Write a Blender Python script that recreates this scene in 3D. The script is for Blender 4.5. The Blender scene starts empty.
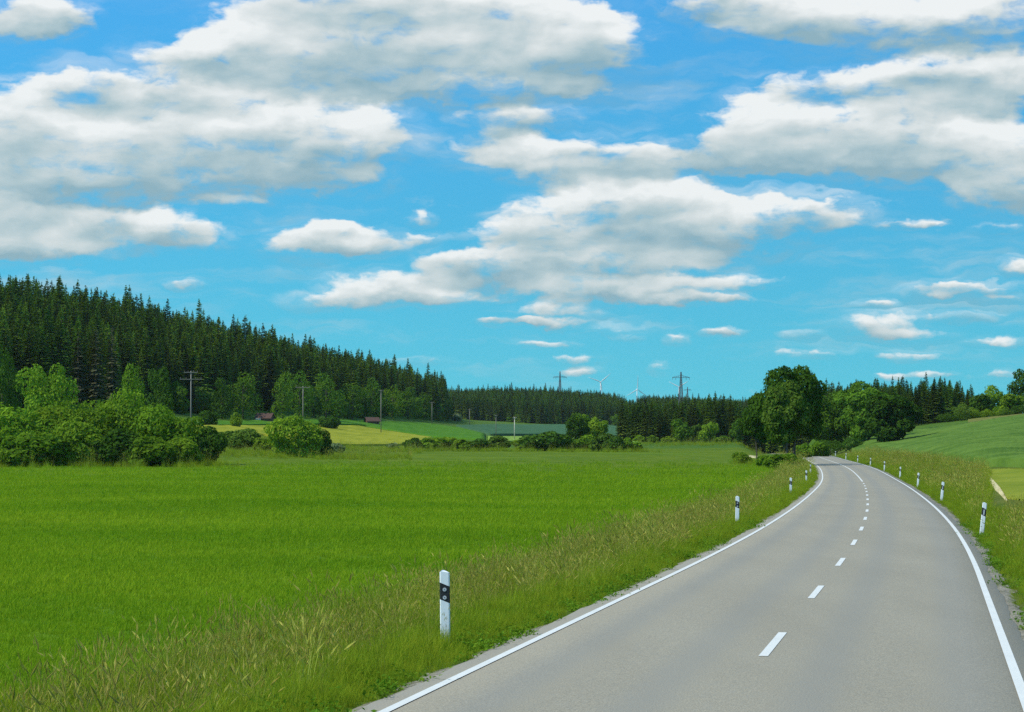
import bpy, math, random
import numpy as np
from mathutils import Vector, Matrix

sc = bpy.context.scene
COL = sc.collection
R = math.radians
F, CX, HY, CAMZ = 2450.0, 512.0, 450.0, 2.655    # focal length in px, picture centre, horizon row, eye height

# ------------------------------------------------------------------ camera, sky, sun, exposure
cam_d = bpy.data.cameras.new('camera')
cam = bpy.data.objects.new('camera', cam_d); COL.objects.link(cam)
cam.location = (0, 0, CAMZ); cam.rotation_euler = (R(90), 0, 0)
cam_d.sensor_width = 36; cam_d.lens = F / 1024 * 36
cam_d.shift_y = (HY - 356) / 1024
cam_d.clip_start = 0.1; cam_d.clip_end = 30000
sc.camera = cam

SUN_AZ, SUN_EL = R(-111), R(50)                  # from the left and a little behind the camera
sun_d = bpy.data.lights.new('sun', 'SUN'); sun = bpy.data.objects.new('sun', sun_d); COL.objects.link(sun)
sun_d.energy = 4.4; sun_d.angle = R(0.53); sun_d.color = (1.0, 0.95, 0.84)
sun.rotation_euler = (SUN_EL - R(90), 0, -SUN_AZ); sun.location = (-200, -80, 300)

sc.view_settings.view_transform = 'Standard'; sc.view_settings.look = 'None'
sc.view_settings.exposure = 0.0; sc.view_settings.gamma = 1.0; sc.view_settings.use_curve_mapping = False
sc.render.engine = 'CYCLES'
cy = sc.cycles
cy.use_denoising = False
cy.use_adaptive_sampling = False
cy.max_bounces = 6; cy.diffuse_bounces = 3; cy.glossy_bounces = 2; cy.transmission_bounces = 4
cy.volume_bounces = 1; cy.transparent_max_bounces = 8; cy.caustics_reflective = False; cy.caustics_refractive = False
cy.sample_clamp_indirect = 6

WS = 0.15                                         # world strength
# clouds: centre and half size, in 1/2450 rad from the road's heading (px 512, py 450), lightness bias
CLOUDS = [
 (45,18,62,24),(15,28,40,16),
 (195,58,70,22),(270,48,90,36),(360,48,120,52),(470,44,120,58),(560,48,85,48),(600,40,40,34),(330,10,90,26),(440,6,120,26),(300,85,110,22),(480,92,130,16),
 (125,92,88,25),(80,84,44,16),(190,104,70,18),
 (345,142,74,38),(270,140,110,44),(180,150,120,48),(90,150,110,52),(15,130,56,50),(60,185,120,30),(160,190,130,18),(290,178,100,18),
 (222,203,40,8),(20,205,40,26),
 (40,243,92,15),(60,222,80,16),(140,228,70,18),(190,240,44,19),(0,232,50,28),
 (300,246,46,17),(345,238,58,15),(375,248,44,10),(335,228,26,8),
 (420,219,17,9),(425,240,22,8),
 (320,303,46,12),(395,290,78,17),(450,262,34,14),(470,272,60,16),(450,298,40,8),
 (187,285,22,6),(492,322,18,6),(560,306,34,9),(558,314,46,9),(540,322,50,6),
 (520,122,62,18),(500,148,46,18),(570,160,108,20),(645,162,42,24),(590,178,80,14),
 (590,222,96,34),(680,222,100,36),(760,222,80,30),(815,216,62,20),(690,196,46,18),(620,200,60,18),(520,268,90,18),(600,262,130,22),(650,290,80,15),(560,288,80,12),(700,300,50,7),(740,282,46,8),(530,240,60,18),
 (720,4,60,16),(790,18,90,26),(890,22,120,34),(990,24,80,32),
 (860,86,90,20),(960,80,80,28),(1010,88,50,34),(930,108,80,16),
 (765,130,56,40),(735,150,56,22),(850,142,110,36),(940,150,100,38),(1010,170,60,44),(1000,192,54,26),(770,160,80,18),
 (1000,230,26,7),(1018,268,20,10),(965,293,60,9),(945,285,30,6),(1005,300,30,5),(876,304,22,5),(880,325,46,14),(905,336,44,8),
 (800,335,22,6),(910,357,34,6),(676,340,14,7),(575,360,32,7),(580,372,24,7),(630,337,18,5),(660,368,12,8),(1000,342,34,6),(1005,376,36,6),(888,378,18,5),(820,355,40,5),
 (905,225,34,6),(610,330,30,6),(720,332,24,5),(960,318,40,6),(935,375,34,5),(545,345,36,5),(420,362,36,5),
]

def build_world():
    w = bpy.data.worlds.new('World'); sc.world = w; w.use_nodes = True
    nt = w.node_tree; nt.nodes.clear(); L = nt.links.new
    def N(t, **k):
        n = nt.nodes.new(t)
        for a, b in k.items(): setattr(n, a, b)
        return n
    def put(sock, v):
        if isinstance(v, bpy.types.NodeSocket): L(v, sock)
        else: sock.default_value = v
    def M(op, a, b=0.0, c=0.0, clamp=False):
        n = N('ShaderNodeMath', operation=op, use_clamp=clamp)
        put(n.inputs[0], a); put(n.inputs[1], b); put(n.inputs[2], c)
        return n.outputs[0]
    def V(op, a, b=None, c=None, s=None):
        n = N('ShaderNodeVectorMath', operation=op)
        put(n.inputs[0], a)
        if b is not None: put(n.inputs[1], b)
        if c is not None: put(n.inputs[2], c)
        if s is not None: put(n.inputs['Scale'], s)
        return n.outputs['Value'] if op in ('LENGTH', 'DOT_PRODUCT') else n.outputs['Vector']
    def comb(x, y, z):
        n = N('ShaderNodeCombineXYZ'); put(n.inputs[0], x); put(n.inputs[1], y); put(n.inputs[2], z); return n.outputs[0]
    def sep(v):
        n = N('ShaderNodeSeparateXYZ'); L(v, n.inputs[0]); return n.outputs
    def mr(v, a, b, c=0.0, d=1.0, smooth=True):
        n = N('ShaderNodeMapRange', interpolation_type='SMOOTHSTEP' if smooth else 'LINEAR')
        put(n.inputs[0], v)
        for i, q in enumerate((a, b, c, d)): put(n.inputs[1 + i], q)
        return n.outputs[0]
    def noise(v, scale, detail, rough=0.5, color=False, lac=2.0):
        n = N('ShaderNodeTexNoise'); L(v, n.inputs['Vector'])
        n.inputs['Scale'].default_value = scale; n.inputs['Detail'].default_value = detail
        n.inputs['Roughness'].default_value = rough; n.inputs['Lacunarity'].default_value = lac
        return n.outputs['Color'] if color else n.outputs['Fac']
    def mix(f, a, b, bt='MIX'):
        n = N('ShaderNodeMix', data_type='RGBA', blend_type=bt)
        put(n.inputs[0], f); put(n.inputs[6], a); put(n.inputs[7], b)
        return n.outputs[2]
    tc = N('ShaderNodeTexCoord')
    x, y, z = sep(tc.outputs['Generated'])
    az = M('ARCTAN2', x, y); el = M('ARCSINE', z)
    # the blue: the Nishita sky, read a good way above the true elevation (deep blue right down to the hills)
    e2 = M('MINIMUM', M('MULTIPLY_ADD', M('MAXIMUM', el, 0.0), 1.0, 0.42), 1.5)
    ce = M('COSINE', e2)
    sky = N('ShaderNodeTexSky', sky_type='NISHITA'); sky.sun_disc = False
    sky.sun_elevation = SUN_EL; sky.sun_rotation = SUN_AZ % (2 * math.pi)
    sky.air_density = 1.0; sky.dust_density = 0.3; sky.ozone_density = 2.0
    L(comb(M('MULTIPLY', M('SINE', az), ce), M('MULTIPLY', M('COSINE', az), ce), M('SINE', e2)), sky.inputs['Vector'])
    cr = N('ShaderNodeValToRGB'); L(mr(el, 0.0, 0.19, smooth=False), cr.inputs[0])
    e = cr.color_ramp.elements
    e[0].position = 0; e[0].color = SKY_TINT[0] + (1,)
    e[1].position = 1; e[1].color = SKY_TINT[2] + (1,)
    m_ = e.new(0.5); m_.color = SKY_TINT[1] + (1,)
    base = mix(1.0, sky.outputs[0], cr.outputs[0], 'MULTIPLY')
    # clouds
    P = V('SCALE', comb(az, el, 0.0), s=F)
    st = V('MULTIPLY', P, (0.55, 1.0, 1.0))
    nb = V('SUBTRACT', noise(st, 0.020, 3.0, 0.55, True), (0.5, 0.5, 0.5))
    nf = V('SUBTRACT', noise(st, 0.07, 3.0, 0.6, True), (0.5, 0.5, 0.5))
    Q = V('MULTIPLY_ADD', nb, (70, 34, 0), P)
    Q = V('MULTIPLY_ADD', nf, (24, 15, 0), Q)
    Qs = V('MULTIPLY_ADD', nf, (20, 12, 0), V('MULTIPLY_ADD', nb, (22, 7, 0), P))
    acc = comb(0.0, 0.0, 0.0)
    for k, (px, py, rx, ry) in enumerate(CLOUDS):
        if k % 12 == 11: Q = V('MULTIPLY_ADD', acc, (1e-9, 1e-9, 0), Q); Qs = V('MULTIPLY_ADD', acc, (1e-9, 1e-9, 0), Qs)     # keeps the shader's evaluation sequential
        a0 = math.atan((px - CX) / F); e0 = math.atan((HY - py) / F * math.cos(a0))
        d = V('MULTIPLY_ADD', Q if rx > 48 else Qs, (1 / rx, 1 / ry, 0), (-a0 * F / rx, -e0 * F / ry, 0))
        w_ = mr(V('LENGTH', d), 1.42, 0.25, 0.0, 1.0 if rx > 48 else 0.66)
        t = V('DOT_PRODUCT', d, (0.0, 1, 0))
        acc = V('MULTIPLY_ADD', comb(1.0, t, 0.0), w_, acc)
    W, T, _ = sep(acc)
    # the rest of the sky, outside the directions above: loose clouds from noise alone
    out = M('MAXIMUM', mr(M('ABSOLUTE', az), 0.215, 0.30), mr(el, 0.19, 0.25))
    ng_ = mr(noise(V('MULTIPLY', Q, (0.5, 1.0, 1.0)), 0.006, 4.0, 0.55), 0.48, 0.62)
    W = M('MULTIPLY_ADD', M('MULTIPLY', out, mr(el, 0.02, 0.08)), ng_, W)
    Tn = M('DIVIDE', T, M('MAXIMUM', W, 0.05))
    Wc = M('MINIMUM', W, 1.06)
    d1 = noise(V('MULTIPLY', Q, (0.6, 1.0, 1.0)), 0.045, 6.0, 0.58)
    d2 = noise(V('ADD', V('MULTIPLY', Q, (0.6, 1.0, 1.0)), (-2.0, 5.0, 0)), 0.045, 6.0, 0.58)
    s1 = noise(V('MULTIPLY', P, (0.28, 1.0, 1.0)), 0.055, 4.0, 0.55)
    d0 = noise(V('MULTIPLY', P, (0.55, 1.0, 1.0)), 0.016, 2.0, 0.5)
    d3 = noise(V('MULTIPLY_ADD', P, (0.55, 1.0, 1.0), (5.0, -12.0, 0)), 0.016, 3.0, 0.5)
    dens = M('MULTIPLY_ADD', M('SUBTRACT', d1, 0.5), 1.4, Wc)
    dens = M('MULTIPLY_ADD', M('SUBTRACT', d0, 0.5), 1.6, dens)
    dens = M('MULTIPLY_ADD', M('SUBTRACT', s1, 0.5), 1.3, dens)
    dens = M('MULTIPLY_ADD', mr(Tn, -0.1, -0.8), -0.28, dens)
    dens = M('MULTIPLY', dens, mr(Tn, 0.0, 0.7, 1.0, 1.35))
    alpha = M('MULTIPLY', mr(dens, 0.30, 1.04), mr(el, 0.0, 0.03))
    alpha = M('MULTIPLY', alpha, 0.96)
    veil = noise(V('MULTIPLY', Q, (0.16, 1.0, 1.0)), 0.022, 5.0, 0.6)
    veil = M('MULTIPLY', mr(veil, 0.47, 0.76, 0.0, 0.55), M('MULTIPLY', mr(el, 0.01, 0.05), mr(el, 0.22, 0.12)))
    wisp = noise(V('MULTIPLY', Q, (0.30, 1.0, 1.0)), 0.040, 5.0, 0.62)
    wisp = M('MULTIPLY', mr(wisp, 0.40, 0.72, 0.0, 0.42), M('MULTIPLY', mr(W, 0.0, 0.35), mr(el, 0.01, 0.05)))
    alpha = M('MAXIMUM', alpha, M('MAXIMUM', veil, wisp))
    # how lit: crests to the upper left white, thick undersides grey
    lit = M('MULTIPLY_ADD', Tn, 1.0, 0.53)
    lit = M('MULTIPLY_ADD', M('SUBTRACT', d1, d2), 0.40, lit)
    lit = M('MULTIPLY_ADD', M('SUBTRACT', d0, d3), 1.7, lit)
    lit = M('MULTIPLY_ADD', M('SUBTRACT', s1, 0.5), 0.45, lit)
    lit = M('MULTIPLY_ADD', mr(W, 1.2, 2.6), -0.16, lit)
    c2 = N('ShaderNodeValToRGB'); L(M('ADD', lit, 0.0, clamp=True), c2.inputs[0])
    e = c2.color_ramp.elements
    e[0].position = 0.0; e[0].color = (0.28, 0.44, 0.51, 1)
    e[1].position = 1.0; e[1].color = (0.90, 0.92, 0.91, 1)
    q = e.new(0.35); q.color = (0.46, 0.58, 0.61, 1)
    q = e.new(0.68); q.color = (0.68, 0.735, 0.735, 1)
    cl = V('SCALE', c2.outputs[0], s=1.0 / WS)
    final = mix(alpha, base, cl)
    bg = N('ShaderNodeBackground'); L(final, bg.inputs[0]); bg.inputs[1].default_value = WS
    wo = N('ShaderNodeOutputWorld'); L(bg.outputs[0], wo.inputs[0])
    w.cycles.sampling_method = 'MANUAL'; w.cycles.sample_map_resolution = 512
SKY_TINT = [(0.50, 1.98, 1.34), (0.45, 1.72, 1.58), (0.42, 1.58, 1.84)]
build_world()

# ------------------------------------------------------------------ small helpers
def tag(o, label, cat, group=None, kind=None):
    o['label'] = label; o['category'] = cat
    if group: o['group'] = group
    if kind: o['kind'] = kind
    return o

def mesh_np(name, verts, faces, mats=(), midx=None, tone=None, smooth=False):
    """faces: (n,k) array or a list of such arrays"""
    me = bpy.data.meshes.new(name)
    verts = np.asarray(verts, dtype=np.float32).reshape(-1, 3)
    fl = faces if isinstance(faces, list) else [faces]
    fl = [np.asarray(f, dtype=np.int32) for f in fl if len(f)]
    me.vertices.add(len(verts)); me.vertices.foreach_set('co', verts.ravel())
    loops = np.concatenate([f.ravel() for f in fl])
    totals = np.concatenate([np.full(len(f), f.shape[1], np.int32) for f in fl])
    starts = np.concatenate([[0], np.cumsum(totals)[:-1]]).astype(np.int32)
    me.loops.add(len(loops)); me.loops.foreach_set('vertex_index', loops)
    me.polygons.add(len(totals)); me.polygons.foreach_set('loop_start', starts); me.polygons.foreach_set('loop_total', totals)
    for m in mats: me.materials.append(m)
    if midx is not None: me.polygons.foreach_set('material_index', np.asarray(midx, np.int32))
    me.polygons.foreach_set('use_smooth', np.full(len(totals), smooth))
    me.update(calc_edges=True)
    if tone is not None:
        at = me.attributes.new('tone', 'FLOAT', 'FACE'); at.data.foreach_set('value', np.asarray(tone, np.float32))
    me.validate()
    return me

def link(name, me, parent=None, loc=(0, 0, 0), rot=(0, 0, 0), scale=(1, 1, 1)):
    o = bpy.data.objects.new(name, me); COL.objects.link(o)
    o.parent = parent; o.location = loc; o.rotation_euler = rot; o.scale = scale
    return o

def empty(name, loc, rz=0.0):
    o = bpy.data.objects.new(name, None); COL.objects.link(o)
    o.empty_display_size = 0.3; o.location = loc; o.rotation_euler = (0, 0, rz)
    return o

class MB:
    """collects simple solids into one mesh"""
    def __init__(s): s.v, s.f3, s.f4, s.n = [], [], [], 0
    def add(s, v, f):
        s.v.append(np.asarray(v, float)); k = s.n
        for q in f: (s.f4 if len(q) == 4 else s.f3).append([i + k for i in q]) if len(q) in (3, 4) else s._fan(q, k)
        s.n += len(v)
    def _fan(s, q, k):
        for i in range(1, len(q) - 1): s.f3.append([q[0] + k, q[i] + k, q[i + 1] + k])
    def box(s, c, d, rot=None):
        v = np.array([[x, y, z] for x in (-.5, .5) for y in (-.5, .5) for z in (-.5, .5)]) * np.array(d)
        if rot is not None: v = v @ np.array(rot).T
        s.add(v + np.array(c), [(0, 1, 3, 2), (4, 6, 7, 5), (0, 4, 5, 1), (2, 3, 7, 6), (0, 2, 6, 4), (1, 5, 7, 3)])
    def tube(s, pts, rad, n=8, cap=True):
        pts = [np.array(p, float) for p in pts]
        ring = []
        for i, p in enumerate(pts):
            t = pts[min(i + 1, len(pts) - 1)] - pts[max(i - 1, 0)]; t /= np.linalg.norm(t) + 1e-9
            a = np.array([1., 0, 0]) if abs(t[0]) < .8 else np.array([0, 1., 0])
            u = np.cross(t, a); u /= np.linalg.norm(u); w = np.cross(t, u)
            r = rad[i] if hasattr(rad, '__len__') else rad
            ring.append([p + r * (math.cos(k / n * 6.28318) * u + math.sin(k / n * 6.28318) * w) for k in range(n)])
        v = [q for r_ in ring for q in r_]; f = []
        for i in range(len(pts) - 1):
            for k in range(n):
                k2 = (k + 1) % n
                f.append((i * n + k, i * n + k2, (i + 1) * n + k2, (i + 1) * n + k))
        if cap: f.append(tuple(range(n))[::-1]); f.append(tuple((len(pts) - 1) * n + k for k in range(n)))
        s.add(v, f)
    def prism(s, poly, z0, z1):
        """poly in xy (counter-clockwise); z0, z1 numbers or functions of (x, y)"""
        n = len(poly); g0 = z0 if callable(z0) else (lambda x, y: z0); g1 = z1 if callable(z1) else (lambda x, y: z1)
        v = [(x, y, g0(x, y)) for x, y in poly] + [(x, y, g1(x, y)) for x, y in poly]
        f = [(i, (i + 1) % n, n + (i + 1) % n, n + i) for i in range(n)] + [tuple(range(n))[::-1], tuple(range(n, 2 * n))]
        s.add(v, f)
    def mesh(s, name, mats, smooth=False):
        return mesh_np(name, np.concatenate(s.v), [np.array(s.f3, np.int32).reshape(-1, 3), np.array(s.f4, np.int32).reshape(-1, 4)], mats, smooth=smooth)

# ------------------------------------------------------------------ materials
def mat(name):
    m = bpy.data.materials.new(name); m.use_nodes = True
    nt = m.node_tree; nt.nodes.clear()
    return m, nt
def nd(nt, t, **k):
    n = nt.nodes.new(t)
    for a, b in k.items(): setattr(n, a, b)
    return n
def nnoise(nt, vec, scale, detail=4, rough=0.55):
    n = nd(nt, 'ShaderNodeTexNoise'); nt.links.new(vec, n.inputs['Vector'])
    n.inputs['Scale'].default_value = scale; n.inputs['Detail'].default_value = detail; n.inputs['Roughness'].default_value = rough
    return n.outputs['Fac']
def nmix(nt, f, a, b, bt='MIX'):
    n = nd(nt, 'ShaderNodeMix', data_type='RGBA', blend_type=bt)
    for s, v in ((n.inputs[0], f), (n.inputs[6], a), (n.inputs[7], b)):
        if isinstance(v, bpy.types.NodeSocket): nt.links.new(v, s)
        else: s.default_value = v if not isinstance(v, tuple) or len(v) == 4 else v + (1,)
    return n.outputs[2]
def nmath(nt, op, a, b=0.0, c=0.0, clamp=False):
    n = nd(nt, 'ShaderNodeMath', operation=op, use_clamp=clamp)
    for s, v in zip(n.inputs, (a, b, c)):
        if isinstance(v, bpy.types.NodeSocket): nt.links.new(v, s)
        else: s.default_value = v
    return n.outputs[0]
def nmr(nt, v, a, b, c=0.0, d=1.0):
    n = nd(nt, 'ShaderNodeMapRange', interpolation_type='SMOOTHSTEP'); nt.links.new(v, n.inputs[0])
    for i, q in enumerate((a, b, c, d)): n.inputs[1 + i].default_value = q
    return n.outputs[0]
def nscale(nt, vec, s):
    n = nd(nt, 'ShaderNodeVectorMath', operation='MULTIPLY'); nt.links.new(vec, n.inputs[0]); n.inputs[1].default_value = s
    return n.outputs[0]
def principled(nt, col, rough=0.8, spec=0.2, bump=None, bstr=0.3, bdist=0.05):
    p = nd(nt, 'ShaderNodeBsdfPrincipled'); o = nd(nt, 'ShaderNodeOutputMaterial'); nt.links.new(p.outputs[0], o.inputs[0])
    if isinstance(col, bpy.types.NodeSocket): nt.links.new(col, p.inputs['Base Color'])
    else: p.inputs['Base Color'].default_value = col + (1,)
    if isinstance(rough, bpy.types.NodeSocket): nt.links.new(rough, p.inputs['Roughness'])
    else: p.inputs['Roughness'].default_value = rough
    p.inputs['Specular IOR Level'].default_value = spec
    if bump is not None:
        b = nd(nt, 'ShaderNodeBump'); b.inputs['Strength'].default_value = bstr; b.inputs['Distance'].default_value = bdist
        nt.links.new(bump, b.inputs['Height']); nt.links.new(b.outputs[0], p.inputs['Normal'])
    return p

def leaf_mat(name, c1, c2, trans=0.35, nscl=0.25, spread=0.5, tcol=1.5, gloss=0.0, stretch=None):
    """leaves, needles, blades: colour from the leaf's own tone, from noise and from the single plant"""
    m, nt = mat(name)
    at = nd(nt, 'ShaderNodeAttribute', attribute_name='tone')
    geo = nd(nt, 'ShaderNodeNewGeometry'); oi = nd(nt, 'ShaderNodeObjectInfo')
    n1 = nnoise(nt, nscale(nt, geo.outputs['Position'], stretch) if stretch else geo.outputs['Position'], nscl, 3)
    if stretch: n1 = nmath(nt, 'MULTIPLY_ADD', n1, 1.5, -0.25)
    f = nmath(nt, 'MULTIPLY_ADD', n1, 0.9, nmath(nt, 'MULTIPLY', at.outputs['Fac'], 0.7))
    f = nmath(nt, 'SUBTRACT', f, 0.3, clamp=True)
    c = nmix(nt, f, c1, c2)
    hs = nd(nt, 'ShaderNodeHueSaturation'); nt.links.new(c, hs.inputs['Color'])
    nt.links.new(nmath(nt, 'MULTIPLY_ADD', oi.outputs['Random'], spread, 1 - spread * 0.5), hs.inputs['Value'])
    wn = nd(nt, 'ShaderNodeTexWhiteNoise', noise_dimensions='1D'); nt.links.new(oi.outputs['Random'], wn.inputs['W'])
    nt.links.new(nmath(nt, 'MULTIPLY_ADD', wn.outputs['Value'], 0.05 * spread, 0.5 - 0.025 * spread), hs.inputs['Hue'])
    col = hs.outputs[0]
    d = nd(nt, 'ShaderNodeBsdfDiffuse'); t = nd(nt, 'ShaderNodeBsdfTranslucent'); mx = nd(nt, 'ShaderNodeMixShader')
    nt.links.new(col, d.inputs[0])
    nt.links.new(nmix(nt, 1.0, col, (tcol, tcol * 1.05, tcol * 0.6), 'MULTIPLY'), t.inputs[0])
    mx.inputs[0].default_value = trans
    nt.links.new(d.outputs[0], mx.inputs[1]); nt.links.new(t.outputs[0], mx.inputs[2])
    last = mx.outputs[0]
    if gloss:
        g = nd(nt, 'ShaderNodeBsdfGlossy'); g.inputs['Roughness'].default_value = 0.5; g.inputs['Color'].default_value = (1, 1, 1, 1)
        m2 = nd(nt, 'ShaderNodeMixShader'); m2.inputs[0].default_value = gloss
        nt.links.new(last, m2.inputs[1]); nt.links.new(g.outputs[0], m2.inputs[2]); last = m2.outputs[0]
    o = nd(nt, 'ShaderNodeOutputMaterial'); nt.links.new(last, o.inputs[0])
    return m

MT = {}
MT['spruce'] = leaf_mat('spruce_needles', (0.036, 0.076, 0.011), (0.145, 0.212, 0.024), 0.15, 0.05, 0.9, 1.2)
MT['spruce_green'] = leaf_mat('fresh_spruce_needles', (0.064, 0.125, 0.012), (0.180, 0.265, 0.026), 0.18, 0.05, 0.7, 1.2)
MT['pine_brown'] = leaf_mat('dry_needles', (0.050, 0.060, 0.028), (0.095, 0.090, 0.050), 0.1, 0.1, 0.4, 1.0)
MT['leaf_dark'] = leaf_mat('dark_leaves', (0.026, 0.066, 0.009), (0.074, 0.146, 0.015), 0.25, 0.35, 0.3)
MT['leaf_deep'] = leaf_mat('deep_green_leaves', (0.018, 0.052, 0.007), (0.062, 0.124, 0.012), 0.25, 0.35, 0.3)
MT['leaf_green'] = leaf_mat('fresh_green_leaves', (0.042, 0.108, 0.010), (0.125, 0.222, 0.019), 0.3, 0.35, 0.25)
MT['leaf_mid'] = leaf_mat('green_leaves', (0.076, 0.145, 0.010), (0.210, 0.310, 0.023), 0.33, 0.35, 0.4)
MT['leaf_light'] = leaf_mat('light_green_leaves', (0.080, 0.158, 0.010), (0.185, 0.285, 0.022), 0.35, 0.35, 0.35)
MT['leaf_olive'] = leaf_mat('olive_leaves', (0.060, 0.115, 0.014), (0.135, 0.205, 0.028), 0.3, 0.35, 0.3)
MT['leaf_pale'] = leaf_mat('pale_grey_leaves', (0.10, 0.15, 0.06), (0.24, 0.28, 0.15), 0.3, 0.6, 0.3)
MT['blade'] = leaf_mat('grass_blades', (0.115, 0.190, 0.010), (0.29, 0.335, 0.026), 0.35, 0.5, 0.5)
MT['blade_meadow'] = leaf_mat('meadow_blades', (0.118, 0.228, 0.009), (0.275, 0.360, 0.020), 0.35, 1.0, 0.2, stretch=(0.03, 0.07, 0.03))
MT['blade_dry'] = leaf_mat('dry_grass_stalks', (0.165, 0.215, 0.023), (0.36, 0.365, 0.068), 0.3, 0.8, 0.5)
MT['seed_head'] = leaf_mat('seed_heads', (0.29, 0.285, 0.054), (0.56, 0.49, 0.145), 0.3, 0.8, 0.5)
MT['weed_leaf'] = leaf_mat('weed_leaves', (0.060, 0.140, 0.010), (0.15, 0.25, 0.02), 0.3, 0.8, 0.4)

def simple_mat(name, c1, c2, scale=3.0, rough=0.8, spec=0.25, bstr=0.2, stretch=(1, 1, 1)):
    m, nt = mat(name); tc = nd(nt, 'ShaderNodeTexCoord')
    n = nnoise(nt, nscale(nt, tc.outputs['Object'], stretch), scale, 5)
    principled(nt, nmix(nt, n, c1, c2), rough, spec, n, bstr, 0.02)
    return m
MT['bark'] = simple_mat('bark', (0.05, 0.04, 0.03), (0.15, 0.125, 0.10), 4, 0.9, 0.1, 0.5, (3, 3, 0.6))
MT['pole_wood'] = simple_mat('weathered_pole_wood', (0.15, 0.135, 0.115), (0.26, 0.235, 0.205), 4, 0.85, 0.15, 0.3, (6, 6, 0.5))
MT['plank'] = simple_mat('brown_planks', (0.09, 0.055, 0.04), (0.17, 0.10, 0.075), 2.5, 0.85, 0.15, 0.3, (5, 5, 0.4))
MT['roof_tile'] = simple_mat('red_brown_roof', (0.065, 0.038, 0.030), (0.12, 0.068, 0.052), 3, 0.85, 0.15, 0.3)
MT['pale_board'] = simple_mat('pale_boards', (0.50, 0.44, 0.36), (0.66, 0.58, 0.48), 3, 0.8, 0.2)
MT['steel'] = simple_mat('galvanised_steel', (0.07, 0.085, 0.095), (0.12, 0.135, 0.15), 1.5, 0.6, 0.4, 0.05)
MT['turbine_white'] = simple_mat('turbine_paint', (0.56, 0.58, 0.60), (0.64, 0.66, 0.68), 0.5, 0.5, 0.4, 0.02)
MT['post_black'] = simple_mat('black_band', (0.012, 0.012, 0.013), (0.03, 0.03, 0.032), 12, 0.55, 0.3, 0.05)
MT['reflector'] = simple_mat('reflector', (0.40, 0.40, 0.41), (0.60, 0.60, 0.62), 60, 0.25, 0.6, 0.2)
MT['reflector_dot'] = simple_mat('reflector_centre', (0.08, 0.08, 0.09), (0.14, 0.14, 0.15), 60, 0.3, 0.5, 0.2)
MT['ceramic'] = simple_mat('insulator', (0.10, 0.07, 0.05), (0.18, 0.12, 0.09), 6, 0.3, 0.5, 0.05)

def post_white():
    m, nt = mat('white_post_plastic'); tc = nd(nt, 'ShaderNodeTexCoord')
    n = nnoise(nt, nscale(nt, tc.outputs['Object'], (14, 14, 3)), 1.5, 6, 0.65)
    sp = nd(nt, 'ShaderNodeSeparateXYZ'); nt.links.new(tc.outputs['Object'], sp.inputs[0])
    low = nmr(nt, sp.outputs[2], 0.42, 0.05)
    dirt = nmath(nt, 'MULTIPLY', low, nmr(nt, n, 0.40, 0.62), clamp=True)
    c = nmix(nt, nmath(nt, 'MULTIPLY', dirt, 0.55), nmix(nt, n, (0.70, 0.71, 0.72), (0.82, 0.83, 0.83)), (0.30, 0.29, 0.22))
    principled(nt, c, 0.5, 0.35, n, 0.05, 0.01)
    return m
MT['post_white'] = post_white()

def asphalt():
    m, nt = mat('asphalt'); geo = nd(nt, 'ShaderNodeNewGeometry'); pos = geo.outputs['Position']
    uvm = nd(nt, 'ShaderNodeAttribute', attribute_name='off')
    big = nnoise(nt, nscale(nt, pos, (1, 0.15, 1)), 0.6, 4)
    fine = nnoise(nt, pos, 55, 3, 0.7); med = nnoise(nt, pos, 9, 4, 0.6)
    v = nd(nt, 'ShaderNodeTexVoronoi'); nt.links.new(pos, v.inputs['Vector']); v.inputs['Scale'].default_value = 70
    c = nmix(nt, big, (0.250, 0.213, 0.150), (0.332, 0.286, 0.206))
    c = nmix(nt, nmr(nt, fine, 0.3, 0.7), nmix(nt, 1.0, c, (0.62, 0.62, 0.62), 'MULTIPLY'), nmix(nt, 1.0, c, (1.32, 1.32, 1.32), 'MULTIPLY'))
    c = nmix(nt, nmath(nt, 'MULTIPLY', nmr(nt, v.outputs['Distance'], 0.28, 0.1), 0.3), c, (0.42, 0.41, 0.38))
    c = nmix(nt, nmath(nt, 'MULTIPLY', nmr(nt, med, 0.45, 0.75), 0.25), c, (0.22, 0.217, 0.2))
    # wheel paths: polished a little darker; the seam between the lanes
    a = nmath(nt, 'ABSOLUTE', uvm.outputs['Fac'])
    tr = nmath(nt, 'MULTIPLY', nmr(nt, nmath(nt, 'ABSOLUTE', nmath(nt, 'SUBTRACT', nmath(nt, 'ABSOLUTE', nmath(nt, 'SUBTRACT', a, 1.65)), 0.8)), 0.5, 0.05), 0.30)
    c = nmix(nt, tr, c, (0.20, 0.197, 0.18))
    edge = nmath(nt, 'MULTIPLY', nmr(nt, nmath(nt, 'ADD', a, nmath(nt, 'MULTIPLY', med, 0.3)), 3.35, 3.75), 0.45)
    c = nmix(nt, edge, c, (0.22, 0.21, 0.185))
    h = nmath(nt, 'ADD', fine, v.outputs['Distance'])
    principled(nt, c, 0.82, 0.25, h, 0.35, 0.006)
    return m
MT['asphalt'] = asphalt()

def line_paint():
    m, nt = mat('road_paint'); geo = nd(nt, 'ShaderNodeNewGeometry'); pos = geo.outputs['Position']
    n = nnoise(nt, pos, 30, 5, 0.7); b = nnoise(nt, pos, 1.2, 4)
    c = nmix(nt, b, (0.58, 0.56, 0.505), (0.73, 0.70, 0.635))
    c = nmix(nt, nmath(nt, 'MULTIPLY', nmr(nt, n, 0.52, 0.70), 0.6), c, (0.36, 0.34, 0.29))
    principled(nt, c, 0.6, 0.3, n, 0.2, 0.004)
    return m
MT['paint'] = line_paint()

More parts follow.
